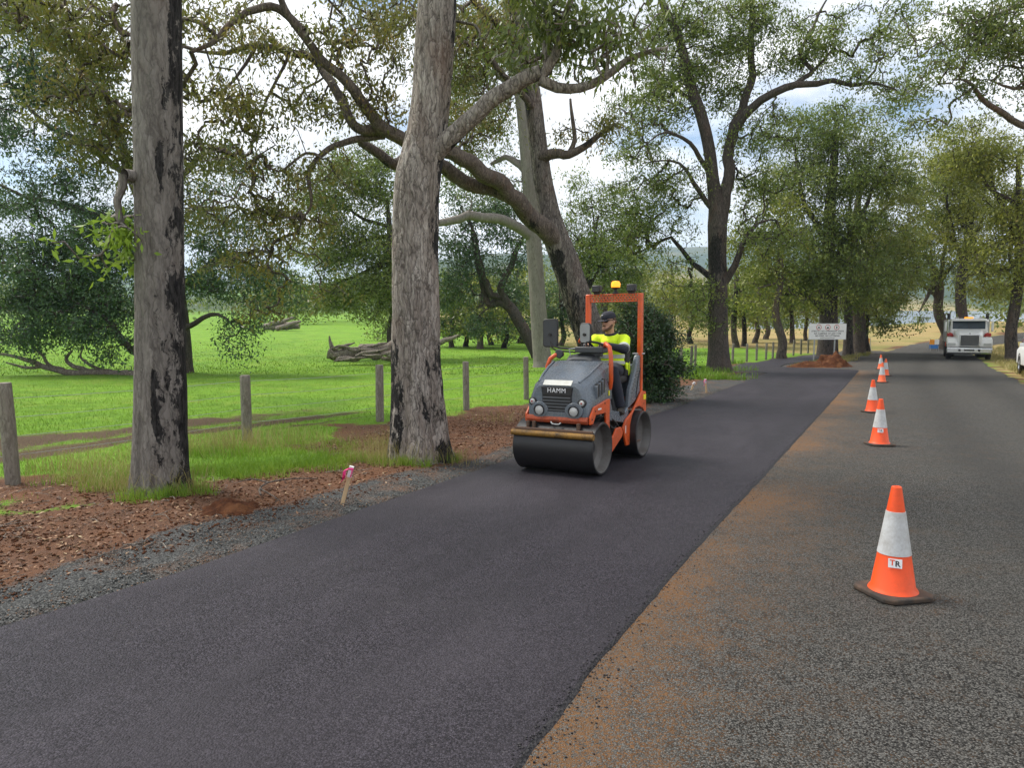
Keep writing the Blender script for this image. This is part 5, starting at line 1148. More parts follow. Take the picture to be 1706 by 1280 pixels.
# ------------------------------------------------------------------ traffic cones
paint('cone_orange', (.9, .085, .01), .45, dirt=.35, dirtcol=(.35, .08, .03), scale=7)
paint('cone_orange_faded', (.9, .14, .04), .55, dirt=.3, dirtcol=(.4, .12, .06), scale=7)
paint('cone_sleeve', (.56, .57, .57), .35, dirt=.75, dirtcol=(.3, .27, .24), scale=9)
paint('cone_base', (.03, .026, .022), .85, dirt=.7, dirtcol=(.16, .09, .05), scale=8)
def cone(px, py, rz, label, mat='cone_orange', sticker=True, scuff=0):
    g = gp(px, py); m = on_slope(g.x, g.y, rz); m.translation.z += .011
    r = empty('traffic_cone'); r.matrix_world = m; tag(r, label, 'cone', 'traffic cones along the road')
    hb = .185; c_ = .05
    P = [(hb, -hb + c_), (hb, hb - c_), (hb - c_, hb), (-hb + c_, hb), (-hb, hb - c_), (-hb, -hb + c_), (-hb + c_, -hb), (hb - c_, -hb)]
    MB().prism(P, 0, .034, 'z').build('base', 'cone_base', r, 30, .01)
    R0 = lambda z: .135 - (z - .03) * (.135 - .030) / .67
    MB().lathe([(.15, .03), (.142, .045), (R0(.06), .06), (R0(.3), .3), (R0(.5), .5), (R0(.70), .70), (R0(.70) - .006, .704), (.018, .70), (.018, .60)], 40).build('body', mat, r, 30)
    sl = MB().lathe([(R0(.272) + .0005, .272), (R0(.272) + .003, .273), (R0(.545) + .003, .545), (R0(.545) + .0005, .546)], 40).build('reflective_sleeve', 'cone_sleeve', r, 30)
    if sticker:
        # the square sticker faces the camera
        to = (m.inverted() @ Vector((0, 0, CAM_H))); a = math.atan2(to.y, to.x) + R(4)
        tilt = math.atan((.135 - .030) / .67)
        sm = Matrix.Rotation(a, 4, 'Z') @ T(R0(.232) + .003, 0, .232) @ Matrix.Rotation(-tilt, 4, 'Y') @ Matrix(((0, 0, 1, 0), (1, 0, 0, 0), (0, 1, 0, 0), (0, 0, 0, 1)))
        st = MB().box((0, 0, 0), (.078, .056, .003)); st.v = [tuple(sm @ Vector(p)) for p in st.v]
        so_ = st.build('sticker', 'letter_white', r)
        text_mesh('T', .05, 'cone_orange', r, sm @ T(-.016, .002, .0022), 'lettering', .0006, .001)
        text_mesh('R', .05, 'letter_black', r, sm @ T(.014, -.003, .0022), 'lettering', .0006, .001)
    return r
cone(1487, 993, R(12), 'nearest traffic cone, large orange with wide white sleeve and square sticker')
cone(1465, 743, R(-4), 'second nearest traffic cone with torn white sleeve and square sticker')
cone(1453, 688, R(8), 'third traffic cone, standing left of the others beside the path', 'cone_orange', False)
cone(1469, 638, R(2), 'fourth traffic cone from the camera, small in the distance', 'cone_orange_faded', False)
cone(1475, 627, R(20), 'paler fifth traffic cone, half hidden and furthest right of the distant three', 'cone_orange_faded', False)
cone(1467, 616, R(-9), 'farthest traffic cone, nearest the end of the new path', 'cone_orange_faded', False)

# ------------------------------------------------------------------ post and wire fence
bark('post_wood', (.33, .30, .25), (.2, .175, .145), (.09, .075, .06), .7, .1, 6)
fence = empty('wire_fence', (0, 0, 0)); tag(fence, 'long post and wire paddock fence of round grey timber posts', 'fence')
PP = [(-8.9, 5.6), (-5.669, 7.899), (-4.153, 10.975), (-2.524, 13.409), (-1.009, 15.553), (.378, 18.497), (2.2, 21.4), (3.9, 24.4), (5.6, 27.5), (7.3, 30.6), (8.5, 33.6), (9.39, 36.3), (11.2, 38.4), (12.52, 40.23), (14.05, 42.4), (15.15, 43.9), (16.2, 45.2), (17.1, 46.5), (18.0, 47.7), (18.9, 49), (20.0, 50.4), (21.1, 51.8), (22.2, 53.2)]
rnd = random.Random(5); tops = []
for i, (x, y) in enumerate(PP):
    r_ = .078 if i < 4 else .07; h_ = 1.1 + rnd.uniform(-.05, .05); lx, ly = rnd.uniform(-.02, .02), rnd.uniform(-.02, .02)
    if i == 1: lx = -.03
    n_ = 16 if y < 20 else 9; z0 = Gf(x, y)
    V = []; rings = [(-.15, 1.0), (.0, 1.0), (.3, .99), (.6, 1.01), (.9, .98), (.985, .97), (1.0, .9)]
    mb = MB()
    secs = []
    for (t_, k_) in rings:
        z = h_ * t_
        secs.append([((r_ * k_ * (1 + .06 * mnoise.noise((i * 3.1, a * 2, t_ * 2)))) * math.cos(a) + lx * t_, (r_ * k_ * (1 + .06 * mnoise.noise((i * 3.1, a * 2 + 9, t_ * 2)))) * math.sin(a) + ly * t_, z) for a in [2 * math.pi * q_ / n_ for q_ in range(n_)]])
    o = mb.loft(secs).build('post', 'post_wood', fence, 40); o.location = (x, y, z0); tops.append((x + lx, y + ly, z0))
for hgt in (.30, .52, .74, .96):
    W_ = MB(); pts = []
    for i in range(len(PP) - 1):
        a, b_ = tops[i], tops[i + 1]
        for t_ in (0, .25, .5, .75): pts.append((a[0] + (b_[0] - a[0]) * t_ - .07, a[1] + (b_[1] - a[1]) * t_, a[2] + (b_[2] - a[2]) * t_ + hgt - .02 * math.sin(math.pi * t_)))
    W_.tube(pts, .0032, 5).build('wire', 'galvanised', fence)

# ------------------------------------------------------------------ notice board
g1, g2 = gp(1356, 604), gp(1391, 601)
sY = 44.0
pl, pr = pd(1346.5, 566, sY), pd(1409, 566, sY); ph = pd(1346.5, 539, sY).z - pl.z; sw_ = pr.x - pl.x
sg0 = empty('notice_board', (pl.x + sw_ / 2, sY, Gf(pl.x + sw_ / 2, sY))); tag(sg0, 'white notice board on two steel posts forbidding camping, fires and littering', 'sign')
zb = pl.z - Gf(pl.x + sw_ / 2, sY)
for x in (pd(1357, 570, sY).x, pd(1391, 570, sY).x):
    MB().tube([(x - sg0.location.x, .03, -.2), (x - sg0.location.x, .03, zb + ph - .05)], .042, 12).build('post', 'galvanised', sg0, 40)
bd_ = MB().box((0, -.02, zb + ph / 2), (sw_, .03, ph)).build('board', 'white_paint', sg0, 30, .005)
for (c, d) in (((0, -.037, zb + ph - .012), (sw_, .006, .02)), ((0, -.037, zb + .012), (sw_, .006, .02)), ((-sw_ / 2 + .012, -.037, zb + ph / 2), (.02, .006, ph)), ((sw_ / 2 - .012, -.037, zb + ph / 2), (.02, .006, ph))):
    MB().box(c, d).build('border', 'galvanised', bd_)
TX = Matrix.Rotation(math.pi / 2, 4, 'X')
for (s_, y_, sz) in (('STRICTLY NO OVERNIGHT STAYS', .52, .135), ('NO CAMPING OF ANY TYPE', .37, .135), ('NO FIRES, NO LITTERING', .23, .135)):
    text_mesh(s_, sz, 'letter_black', bd_, T(0, -.038, zb + ph * y_) @ TX @ Matrix.Diagonal((.88, 1, 1, 1)), 'lettering', .001, .003)
for k_ in range(16): MB().box((-.42 + k_ * .056, -.037, zb + ph * .10), (.036, .004, .035)).build('small_print', 'letter_black', bd_)
for (i, x) in enumerate((-.55, 0, .55)):
    zc = zb + ph * .76
    MB().lathe([(.135, -.002), (.165, -.002), (.165, .002), (.135, .002)], 28, T(x, -.038, zc) @ AX['y'], True).build('prohibition_ring', 'letter_red', bd_)
    sy = MB()
    if i == 0: sy.prism([(-.085, -.07), (0, .08), (.085, -.07), (.03, -.07), (0, -.01), (-.03, -.07)], -.041, -.037)
    elif i == 1: sy.prism([(-.09, -.07), (.09, -.07), (.05, -.02), (.03, .07), (0, .0), (-.03, .05), (-.05, -.02)], -.041, -.037)
    else: sy.prism([(-.03, -.08), (.03, -.08), (.025, .02), (.07, .0), (.02, .06), (0, .09), (-.02, .06), (-.05, .01), (-.02, .02)], -.041, -.037)
    sy.v = [(p[0] + x, p[1], p[2] + zc) for p in sy.v]; sy.build('pictogram', 'letter_black', bd_)

# ------------------------------------------------------------------ parked truck
tx, ty = 28.75, 44.6
TM = on_slope(tx, ty, math.atan2(-.868, -.496)); TM.translation += TM.to_3x3() @ Vector((0, 0, .012))
tk = empty('tipper_truck'); tk.matrix_world = TM; tag(tk, 'white tipper truck with chrome grille parked at the roadside facing the camera', 'truck')
# X forward with the bumper at x=0, the rest behind
def part(name, mb, mat, par=None, bev=.02, sm=30): return mb.build(name, mat, par or tk, sm, bev)
for s in (-1, 1):
    for x, r_, w_ in ((-1.15, .50, .30), (-4.6, .50, .56), (-5.9, .50, .56)):
        wl = MB().lathe([(.30, -w_ / 2), (r_ - .04, -w_ / 2), (r_, -w_ / 2 + .04), (r_, w_ / 2 - .04), (r_ - .04, w_ / 2), (.30, w_ / 2)], 32, T(x, s * (1.22 - w_ / 2), r_) @ AX['y'], True).build('tyre', 'rubber', tk, 30)
        MB().lathe([(0, s * (w_ / 2 - .03)), (.10, s * (w_ / 2 - .03)), (.14, s * (w_ / 2 - .10)), (.28, s * (w_ / 2 - .06)), (.305, s * (w_ / 2 - .005))], 24, T(x, s * (1.22 - w_ / 2), r_) @ AX['y']).build('rim', 'chrome', wl, 30)
part('chassis', MB().box((-3.6, 0, .72), (6.4, .9, .28)), 'black_metal')
part('bumper', MB().prism([(-.25, .34), (-.02, .36), (.04, .46), (.04, .72), (-.04, .80), (-.30, .80)], -1.21, 1.21), 'chrome', None, .04)
for y in (-.52, .52): MB().box((.045, y, .60), (.012, .12, .14)).build('bumper_opening', 'black_metal', tk, 30, .01)
MB().box((.045, 0, .60), (.012, .55, .09)).build('number_plate', 'black_metal', tk, 30, .01)
hood_t = MB().loft([[(x, -w_, zb_), (x, -w_, zt - .14), (x, -w_ * .8, zt), (x, w_ * .8, zt), (x, w_, zt - .14), (x, w_, zb_)] for (x, w_, zb_, zt) in ((-.06, .66, .80, 1.60), (-.5, .72, .80, 1.74), (-1.6, .82, .80, 1.92))]).build('hood', 'white_paint', tk, 30, .05)
for s in (-1, 1):
    fd = MB().prism([(-.05, .80), (-.05, 1.06), (-.22, 1.30), (-.75, 1.42), (-1.7, 1.36), (-1.85, .80), (-1.72, .78), (-1.6, 1.02), (-1.3, 1.14), (-1.0, 1.14), (-.72, 1.0), (-.6, .78)], s * .60, s * 1.21).build('fender', 'white_paint', tk, 30, .05)
    MB().box((-.055, s * .95, .965), (.05, .42, .17)).build('headlight', 'lamp_glass', fd, 30, .02)
    MB().tube([(-1.45, s * .86, 1.45), (-1.5, s * 1.0, 1.62), (-1.5, s * 1.08, 1.66)], .07, 12).build('air_intake', 'red_paint', tk)
    MB().box((-1.3, s * 1.04, 1.56), (.16, .34, .22)).build('red_marker', 'red_paint', tk, 30, .06)
MB().box((-.03, 0, 1.21), (.05, 1.08, .76)).build('grille_frame', 'chrome', tk, 30, .05, 3)
MB().box((.0, 0, 1.21), (.012, .98, .66)).build('grille_recess', 'black_metal', tk)
for i in range(9): MB().box((.012, 0, .925 + i * .071), (.02, .96, .016)).build('grille_slat', 'galvanised', tk, 30, .004)
MB().ball((-.08, 0, 1.66), .05, 8, (1.4, .7, .8)).build('hood_ornament', 'chrome', tk)
cab = MB().loft([[(x, -w_, .95), (x, -w_, 1.7), (x, -w_ * .93, zt), (x, w_ * .93, zt), (x, w_, 1.7), (x, w_, .95)] for (x, w_, zt) in ((-1.62, 1.02, 1.95), (-1.78, 1.06, 2.50), (-2.0, 1.06, 2.60), (-3.1, 1.06, 2.62))]).build('cab', 'white_paint', tk, 30, .05)
MB().add([(-1.618, -.90, 1.93), (-1.618, .90, 1.93), (-1.765, .86, 2.44), (-1.765, -.86, 2.44)], [(0, 1, 2, 3)]).mesh()
MB().prism([(-1.605, 1.93), (-1.66, 1.93), (-1.81, 2.45), (-1.752, 2.45)], -.90, .90).build('windscreen', 'windscreen', cab, 30, .02)
MB().box((-1.665, 0, 2.20), (.012, .03, .52), Matrix.Rotation(R(-16), 4, 'Y')).build('screen_bar', 'black_metal', cab)
MB().prism([(-1.50, 2.44), (-1.86, 2.53), (-1.86, 2.56), (-1.50, 2.48)], -.96, .96).build('sun_visor', 'white_paint', cab, 30, .008)
for s in (-1, 1):
    MB().prism([(-1.95, 1.75), (-2.75, 1.75), (-2.75, 2.40), (-2.05, 2.40)], s * 1.0, s * 1.066).build('side_window', 'windscreen', cab, 30, .01)
    ms = MB().box((-1.72, s * 1.28, 2.08), (.08, .14, .62)).build('mirror', 'white_paint', tk, 30, .03)
    MB().tube([(-1.85, s * 1.04, 2.42), (-1.72, s * 1.26, 2.42)], .015, 6).tube([(-1.85, s * 1.04, 1.75), (-1.72, s * 1.26, 1.75)], .015, 6).build('mirror_arm', 'chrome', ms)
    ex = MB().tube([(-3.22, s * 1.08, 1.0), (-3.22, s * 1.08, 2.62)], .085, 14).build('exhaust_stack', 'chrome', tk)
    MB().tube([(-3.22, s * 1.08, 2.56), (-3.22, s * 1.08, 2.82), (-3.27, s * 1.10, 2.92)], .10, 14).build('stack_tip', 'black_metal', ex)
MB().box((-2.2, 0, 2.66), (.14, .50, .09)).build('roof_beacon', 'amber_lamp', cab, 30, .03)
for y in (-.66, .66): MB().box((-2.1, y, 2.655), (.12, .22, .08)).build('roof_marker', 'lamp_glass', cab, 30, .02)
tray = MB().prism([(-3.45, 1.05), (-7.6, 1.05), (-7.75, 2.45), (-3.40, 2.45)], -1.22, 1.22).build('tipper_body', 'galvanised', tk, 30, .03)
for x in (-3.7, -4.6, -5.5, -6.4, -7.3):
    for s in (-1, 1): MB().box((x, s * 1.235, 1.75), (.10, .05, 1.36)).build('body_rib', 'galvanised', tray, 30, .01)
MB().prism([(-3.42, 2.40), (-3.42, 2.52), (-7.7, 2.52), (-7.7, 2.40)], -1.25, 1.25).build('body_rim', 'galvanised', tray, 30, .02)
for s in (-1, 1): MB().box((-3.9, s * 1.1, .88), (.8, .2, .34)).build('fuel_tank', 'red_paint', tk, 30, .06)

# ------------------------------------------------------------------ white car at the right edge
g = gp(1697, 629)
CM = on_slope(g.x + 1.45, g.y - .05, math.atan2(-.868, -.496)); cr_ = empty('parked_car'); cr_.matrix_world = CM
tag(cr_, 'white four wheel drive cut off by the right edge of the picture', 'car')
cb = MB().loft([[(x, -w_, zb_), (x, -w_ * 1.0, zm), (x, -w_ * .88, zt), (x, w_ * .88, zt), (x, w_, zm), (x, w_, zb_)] for (x, w_, zb_, zm, zt) in ((.72, .78, .45, .80, .95), (.60, .90, .40, .88, 1.08), (.1, .93, .38, .95, 1.16), (-.75, .93, .38, 1.0, 1.20), (-2.6, .93, .38, 1.0, 1.20), (-3.9, .93, .42, 1.0, 1.18), (-4.1, .88, .5, .95, 1.1))]).build('body', 'white_paint', cr_, 40, .04, 3)
cbn = MB().loft([[(x, -w_, 1.14), (x, -w_ * .86, zt), (x, w_ * .86, zt), (x, w_, 1.14)] for (x, w_, zt) in ((-.65, .86, 1.18), (-1.35, .84, 1.74), (-2.3, .84, 1.80), (-3.6, .84, 1.76), (-4.0, .82, 1.2))]).build('cabin', 'windscreen', cr_, 40, .02)
MB().loft([[(x, -w_, z), (x, -w_ * .9, z + .04), (x, w_ * .9, z + .04), (x, w_, z)] for (x, w_, z) in ((-1.34, .73, 1.745), (-2.3, .74, 1.80), (-3.6, .73, 1.76))]).build('roof', 'white_paint', cr_, 40, .01)
for s in (-1, 1):
    for x in (0.0, -2.85):
        wl = MB().lathe([(.24, -.13), (.36, -.13), (.39, -.10), (.39, .10), (.36, .13), (.24, .13)], 28, T(x, s * .82, .39) @ AX['y'], True).build('tyre', 'rubber', cr_, 30)
        MB().lathe([(0, s * .08), (.10, s * .09), (.20, s * .07), (.245, s * .12)], 20, T(x, s * .82, .39) @ AX['y']).build('rim', 'chrome', wl, 30)
        MB().lathe([(.44, -.02), (.48, -.02), (.48, .03), (.44, .03)], 28, T(x, s * .925, .40) @ AX['y'], True).build('wheel_arch', 'black_metal', cr_, 30)
    MB().box((.60, s * .70, .90), (.16, .34, .15), Matrix.Rotation(s * R(-24), 4, 'Z')).build('headlight', 'black_gloss', cr_, 30, .04)
    MB().tube([(-.75, s * .86, 1.18), (-.78, s * 1.02, 1.24)], .03, 8).box((-.78, s * 1.06, 1.27), (.10, .18, .15)).build('door_mirror', 'white_paint', cr_, 30, .03)
MB().box((.72, 0, .78), (.06, 1.0, .22)).build('grille', 'black_metal', cr_, 30, .03)
MB().prism([(.55, .38), (.78, .42), (.82, .52), (.80, .66), (.6, .68)], -.88, .88).build('bumper', 'white_paint', cr_, 30, .03)
MB().box((.70, 0, .44), (.2, 1.5, .10)).build('bumper_guard', 'black_metal', cr_, 30, .02)

# ------------------------------------------------------------------ small roadwork signs
t = NT('sign_orange'); t.bsdf((.85, .3, .01), .5)
t = NT('sign_blue'); t.bsdf((.03, .18, .5), .5)
def small_sign(px, py, label, panels):
    g = gp(px, py); r = empty('roadwork_sign', g); tag(r, label, 'sign')
    for s in (-1, 1): MB().tube([(s * .35, .15, -.02), (s * .3, 0, 1.0)], .02, 6).tube([(s * .35, -.15, -.02), (s * .3, 0, .6)], .015, 6).build('leg', 'galvanised', r)
    for (x, z, w_, h_, mt) in panels: MB().box((x, -.04, z), (w_, .02, h_)).build('panel', mt, r, 30, .004)
small_sign(1555, 585, 'low orange and blue roadwork sign at the roadside beyond the truck', [(-.17, .72, .38, .38, 'sign_orange'), (.22, .72, .34, .38, 'white_paint'), (.0, .34, .74, .30, 'sign_blue')])
small_sign(1443, 584, 'small orange roadwork sign beside the trunks at the left road edge', [(0, .7, .42, .55, 'sign_orange')])

# ------------------------------------------------------------------ survey pegs
paint('peg_wood', (.6, .42, .24), .8, dirt=.3, dirtcol=(.3, .18, .09), scale=14)
t = NT('pink_tape'); t.bsdf((.85, .04, .25), .5)
t = NT('white_tape'); t.bsdf((.75, .72, .72), .6)
def peg(px, py, tx_, ty_, label, tape, w_=.038, name='survey_peg'):
    g = gp(px, py); tp = pd(tx_, ty_, g.y - .03); r = empty(name, g); tag(r, label, 'peg')
    d = tp - g; q_ = Vector((0, 0, 1)).rotation_difference(d.normalized()).to_matrix().to_4x4(); L_ = d.length
    st = MB().prism([(-w_ / 2, -.05), (w_ / 2, -.05), (w_ / 2, L_), (-w_ / 2, L_)], -w_ * .3, w_ * .3, 'y', q_).build('stake', 'peg_wood', r, 30, .003)
    tb = MB().prism([(-w_ / 2 - .003, L_ * .72), (w_ / 2 + .003, L_ * .72), (w_ / 2 + .003, L_ + .004), (-w_ / 2 - .003, L_ + .004)], -w_ * .3 - .003, w_ * .3 + .003, 'y', q_).build('painted_top', 'white_tape', r)
    rb = MB()
    for (sx, k_) in ((-1, .8), (-1, .6), (.8, .35)):
        a = Vector((0, -w_ * .35, L_ * .95)); pts = [a + Vector((sx * .02, 0, 0)), a + Vector((sx * (.05) * k_ * 1.5, -.015, -.03)), a + Vector((sx * .06 * k_, -.02, -.12 * k_ - .03)), a + Vector((sx * .085 * k_, -.015, -.2 * k_))]
        for p0, p1 in zip(pts[:-1], pts[1:]):
            n_ = len(rb.v); wv = Vector((.004, .012, .006))
            rb.add([q_ @ (p0 - wv), q_ @ (p0 + wv), q_ @ (p1 + wv), q_ @ (p1 - wv)], [(0, 1, 2, 3)])
    rb.tube([q_ @ Vector((-w_ * .62, -.012, L_ * .94)), q_ @ Vector((w_ * .62, -.012, L_ * .96))], .012, 6)
    o = rb.build('ribbon', tape, r); so_ = o.modifiers.new('solid', 'SOLIDIFY'); so_.thickness = .002
peg(571, 838, 586, 778, 'leaning wooden survey peg with pink ribbon on the near gravel edge', 'pink_tape')
peg(1177, 655, 1175, 632, 'small upright survey peg with red pink ribbon beyond the shrub', 'pink_tape', .05)
peg(1152, 650, 1157, 637, 'small leaning peg with white ribbon beside the dark shrub', 'white_tape', .05)

# ------------------------------------------------------------------ dead timber
def dead(name, label, base, limbs, cat='log', amp=.12, mat='dead_wood', seed=1, charv=-.05):
    r = empty(name, base); tag(r, label, cat); B = np.array(base)
    for i, Lb in enumerate(limbs):
        S = spline(Lb, max(.06, np.mean([p[3] for p in Lb]) * .5)); wob = (np.stack([fbm3(S[:, :3], 1.3, 3, seed + i * 3 + q_) for q_ in range(3)], 1) - .5) * 2
        S[:, :3] += wob * np.minimum(S[:, 3:4] * 1.1, .2)
        V, F, D = sweep(S, 16, amp, seed + i, 1.5 / max(.1, S[0, 3])); n = 16; k_ = len(S)
        V = np.vstack([V, S[0, :3], S[-1, :3]]); F = list(map(tuple, F))
        caps = [(k_ * n, (j + 1) % n, j) for j in range(n)] + [(k_ * n + 1, (k_ - 1) * n + j, (k_ - 1) * n + (j + 1) % n) for j in range(n)]
        me = bpy.data.meshes.new('m'); me.from_pydata([tuple(v_) for v_ in V - B], [], F + caps); me.update()
        ch = np.append(side_char((-.2, -.4, -.8), charv, .3, -9, 99, 1.2, seed, .6)(V[:-2], D), [.9, .9])
        a = me.attributes.new('char', 'FLOAT', 'POINT'); a.data.foreach_set('value', ch.astype(np.float32))
        link('log' if i == 0 else 'broken_limb', me, mat, r, 60)
Y0 = 38.5
r2 = random.Random(12)
lg = [px_limb([(548, 590, 0, .26), (575, 588, 0, .34), (615, 586, .3, .36), (655, 580, .6, .32), (690, 575, 1, .26), (720, 572, 1.3, .2)], Y0), px_limb([(560, 588, 0, .16), (553, 577, 0, .11), (549, 560, 0, .04)], Y0),
      px_limb([(690, 572, 1, .2), (725, 572, 1.1, .17), (748, 566, 1.1, .14), (766, 558, 1.1, .06)], Y0)]
for k_ in range(17):
    x0 = r2.uniform(548, 640); y0 = r2.uniform(576, 603); dx = r2.uniform(25, 70); dy_ = r2.uniform(-.9, .3); up_ = r2.uniform(-14, 6)
    rr_ = r2.uniform(.05, .15)
    lg.append(px_limb([(x0, y0, dy_, rr_ * .6), (x0 + dx * .3, y0 + up_ * .3 + r2.uniform(-4, 4), dy_ + r2.uniform(-.2, .2), rr_), (x0 + dx * .7, y0 + up_ * .7 + r2.uniform(-4, 4), dy_, rr_ * .8), (x0 + dx, y0 + up_, dy_, rr_ * .3)], Y0))
dead('fallen_log', 'weathered fallen log with charred side lying in the paddock', on_ground(600, Y0), lg, amp=.4, seed=301, charv=.12)
Y0 = 29.5
dead('fallen_branch', 'pale bare fallen branch under the big dark tree at left', on_ground(150, Y0),
     [px_limb([(245, 624, 0, .2), (200, 623, 0, .18), (150, 622, 0, .16), (100, 618, -.2, .13), (60, 606, -.3, .1), (25, 594, -.4, .07), (-10, 590, -.4, .04)], Y0), px_limb([(150, 620, 0, .1), (125, 612, 0, .09), (110, 600, .1, .07), (120, 585, .1, .05)], Y0), px_limb([(105, 617, -.2, .09), (80, 608, -.3, .07), (70, 592, -.3, .05), (55, 580, -.3, .03)], Y0),
      px_limb([(75, 610, -.2, .08), (40, 612, -.3, .06), (10, 604, -.3, .03)], Y0), px_limb([(170, 620, 0, .08), (150, 608, -.2, .06), (135, 594, -.2, .04), (140, 575, -.2, .02)], Y0)], 'branch', .1, 'dead_wood', 311, -.3)
Y0 = 105
dead('fallen_log', 'far grey heap of fallen timber at the paddock edge', on_ground(468, Y0), [px_limb([(440, 545, 0, .5), (470, 543, 0, .6), (498, 544, 0, .4)], Y0), px_limb([(450, 540, -.5, .3), (475, 535, -.5, .25), (490, 530, -.5, .15)], Y0), px_limb([(460, 548, -1, .35), (485, 540, -1, .3), (500, 536, -1, .2)], Y0)], 'log', .2, 'dead_wood', 321, -.2)
b = gp(440, 830)
dead('fallen_branch', 'crooked twiggy stick lying on the bare earth right of the left trunk', b,
     [[(b.x - .05, b.y + .05, b.z + .02, .012), (b.x - .12, b.y + .22, b.z + .04, .011), (b.x - .1, b.y + .45, b.z + .05, .01), (b.x + .1, b.y + .6, b.z + .05, .008), (b.x + .35, b.y + .7, b.z + .03, .005)], [(b.x - .1, b.y + .45, b.z + .05, .01), (b.x - .35, b.y + .6, b.z + .05, .007), (b.x - .5, b.y + .55, b.z + .02, .004)], [(b.x - .12, b.y + .22, b.z + .04, .01), (b.x + .08, b.y + .02, b.z + .02, .007), (b.x + .2, b.y - .12, b.z + .01, .004)]], 'stick', .1, 'bark_brown', 331, -.3)

# ------------------------------------------------------------------ heaps of red earth
t = NT('red_earth'); v = t.coord('Object'); f_ = t.noise(v, 18, 6, .7); m_ = t.noise(v, 4, 4)
c = t.mix(t.ramp(f_, [(.3, 0), (.7, 1)]), (.03, .013, .008), (.135, .052, .024)); c = t.mix(t.ramp(m_, [(.5, 0), (.7, 1)]), c, (.17, .075, .034))
t.bsdf(c, .95, t.bump(f_, .05, 1.0), spec=.1)
def heap(name, label, cx, cy, rx, ry, h_, seed, group=None):
    n_ = 56; xs = np.linspace(-1, 1, n_); A, B_ = np.meshgrid(xs, xs)
    x = cx + A * rx; y = cy + B_ * ry; rr = np.hypot(A, B_) + .5 * (fbm(A * 2, B_ * 2, 1.2, 3, seed) - .5)
    z = h_ * sstep(1.0, .05, rr) * (.55 + .9 * fbm(A, B_, 3.0, 4, seed + 1)) + .3 * h_ * (fbm(A, B_, 7, 4, seed + 2) - .45) * sstep(1.0, .5, rr) - .04
    z = np.where(rr > 1.02, -.08, z)
    me = np_mesh(name, np.stack([x - cx, y - cy, G(x, y) - Gf(cx, cy) + z], 2).reshape(-1, 3), grid_faces(n_, n_))
    o = link(name, me, 'red_earth', None, 180); o.location = (cx, cy, Gf(cx, cy)); return tag(o, label, 'earth', group)
g = gp(1384, 611); heap('earth_heap', 'largest heap of red brown earth in front of the notice board', g.x, g.y, 1.35, 1.0, .68, 3, 'heaps of dug earth')
g = gp(1350, 611); heap('earth_heap', 'low spread of red earth left of the big heap by the sign', g.x, g.y, 1.5, .8, .32, 5, 'heaps of dug earth')
g = gp(385, 848); heap('earth_heap', 'small mound of red earth on the verge right of the left trunk', g.x, g.y, .42, .38, .12, 7, 'heaps of dug earth')
g = gp(268, 888); heap('earth_heap', 'little clod of dark red earth on the gravel edge', g.x, g.y, .13, .12, .07, 9, 'heaps of dug earth')

# ------------------------------------------------------------------ crack sealing lines across the old road
mb = MB()
for (a, b_) in (((1500, 639), (1706, 646)),):
    P = [gp(a[0] + (b_[0] - a[0]) * k_ / 14, a[1] + (b_[1] - a[1]) * k_ / 14 + rnd.uniform(-.4, .4)) for k_ in range(15)]
    V = []
    for p in P: V += [(p.x, p.y - .025, p.z + .016), (p.x, p.y + .025, p.z + .016)]
    mb.add(V, [(2 * i, 2 * i + 2, 2 * i + 3, 2 * i + 1) for i in range(14)])
mb.build('crack_seal', 'path_edge', bpy.data.objects['road'])

# ------------------------------------------------------------------ grass, litter and clods
leafmat('grass_blade', [(0, (.07, .16, .012)), (.5, (.15, .29, .02)), (.85, (.24, .37, .035)), (.93, (.3, .3, .08)), (1, (.42, .34, .16))], .35, .5)
leafmat('grass_dry', [(0, (.14, .15, .03)), (.4, (.3, .25, .09)), (1, (.5, .4, .19))], .3, .6)
leafmat('litter_leaf', [(0, (.05, .025, .015)), (.35, (.15, .07, .035)), (.7, (.22, .115, .06)), (.92, (.34, .21, .12)), (1, (.45, .36, .22))], .1, .7)
def blades(name, P, h, w, lean, mat, label, cat, rng, dry=0.0):
    n = len(P); hh = h * (.5 + rng.random(n)); ww = w * (.6 + .8 * rng.random(n)); a = rng.random(n) * 6.283; la = rng.random(n) * 6.283; ln = lean * rng.random(n) * hh
    s = np.stack([np.cos(a), np.sin(a), 0 * a], 1) * ww[:, None] * .5; d = np.stack([np.cos(la), np.sin(la), 0 * a], 1)
    b0, b1 = P - s, P + s
    md = P + d * (ln * .35)[:, None]; md[:, 2] += hh * .6; m0, m1 = md - s * .7, md + s * .7
    tp = P + d * ln[:, None]; tp[:, 2] += hh * (1 - .25 * lean * rng.random(n))
    V = np.stack([b0, b1, m0, m1, tp], 1).reshape(-1, 3)
    f = np.array([(0, 1, 3), (0, 3, 2), (2, 3, 4)]); F = (f[None] + 5 * np.arange(n)[:, None, None]).reshape(-1, 3)
    cl = fbm(P[:, 0], P[:, 1], 1.3, 3, 5)
    c2 = fbm(P[:, 0], P[:, 1], .35, 3, 7); ti = np.clip(rng.random(n) * .5 + (cl - .3) * .7 + (c2 - .42) * .9 + dry, 0, 1)
    return tag(link(name, np_mesh(name, V, F, {'tint': ('FACE', np.repeat(ti, 3))}), mat), label, cat, kind='stuff')
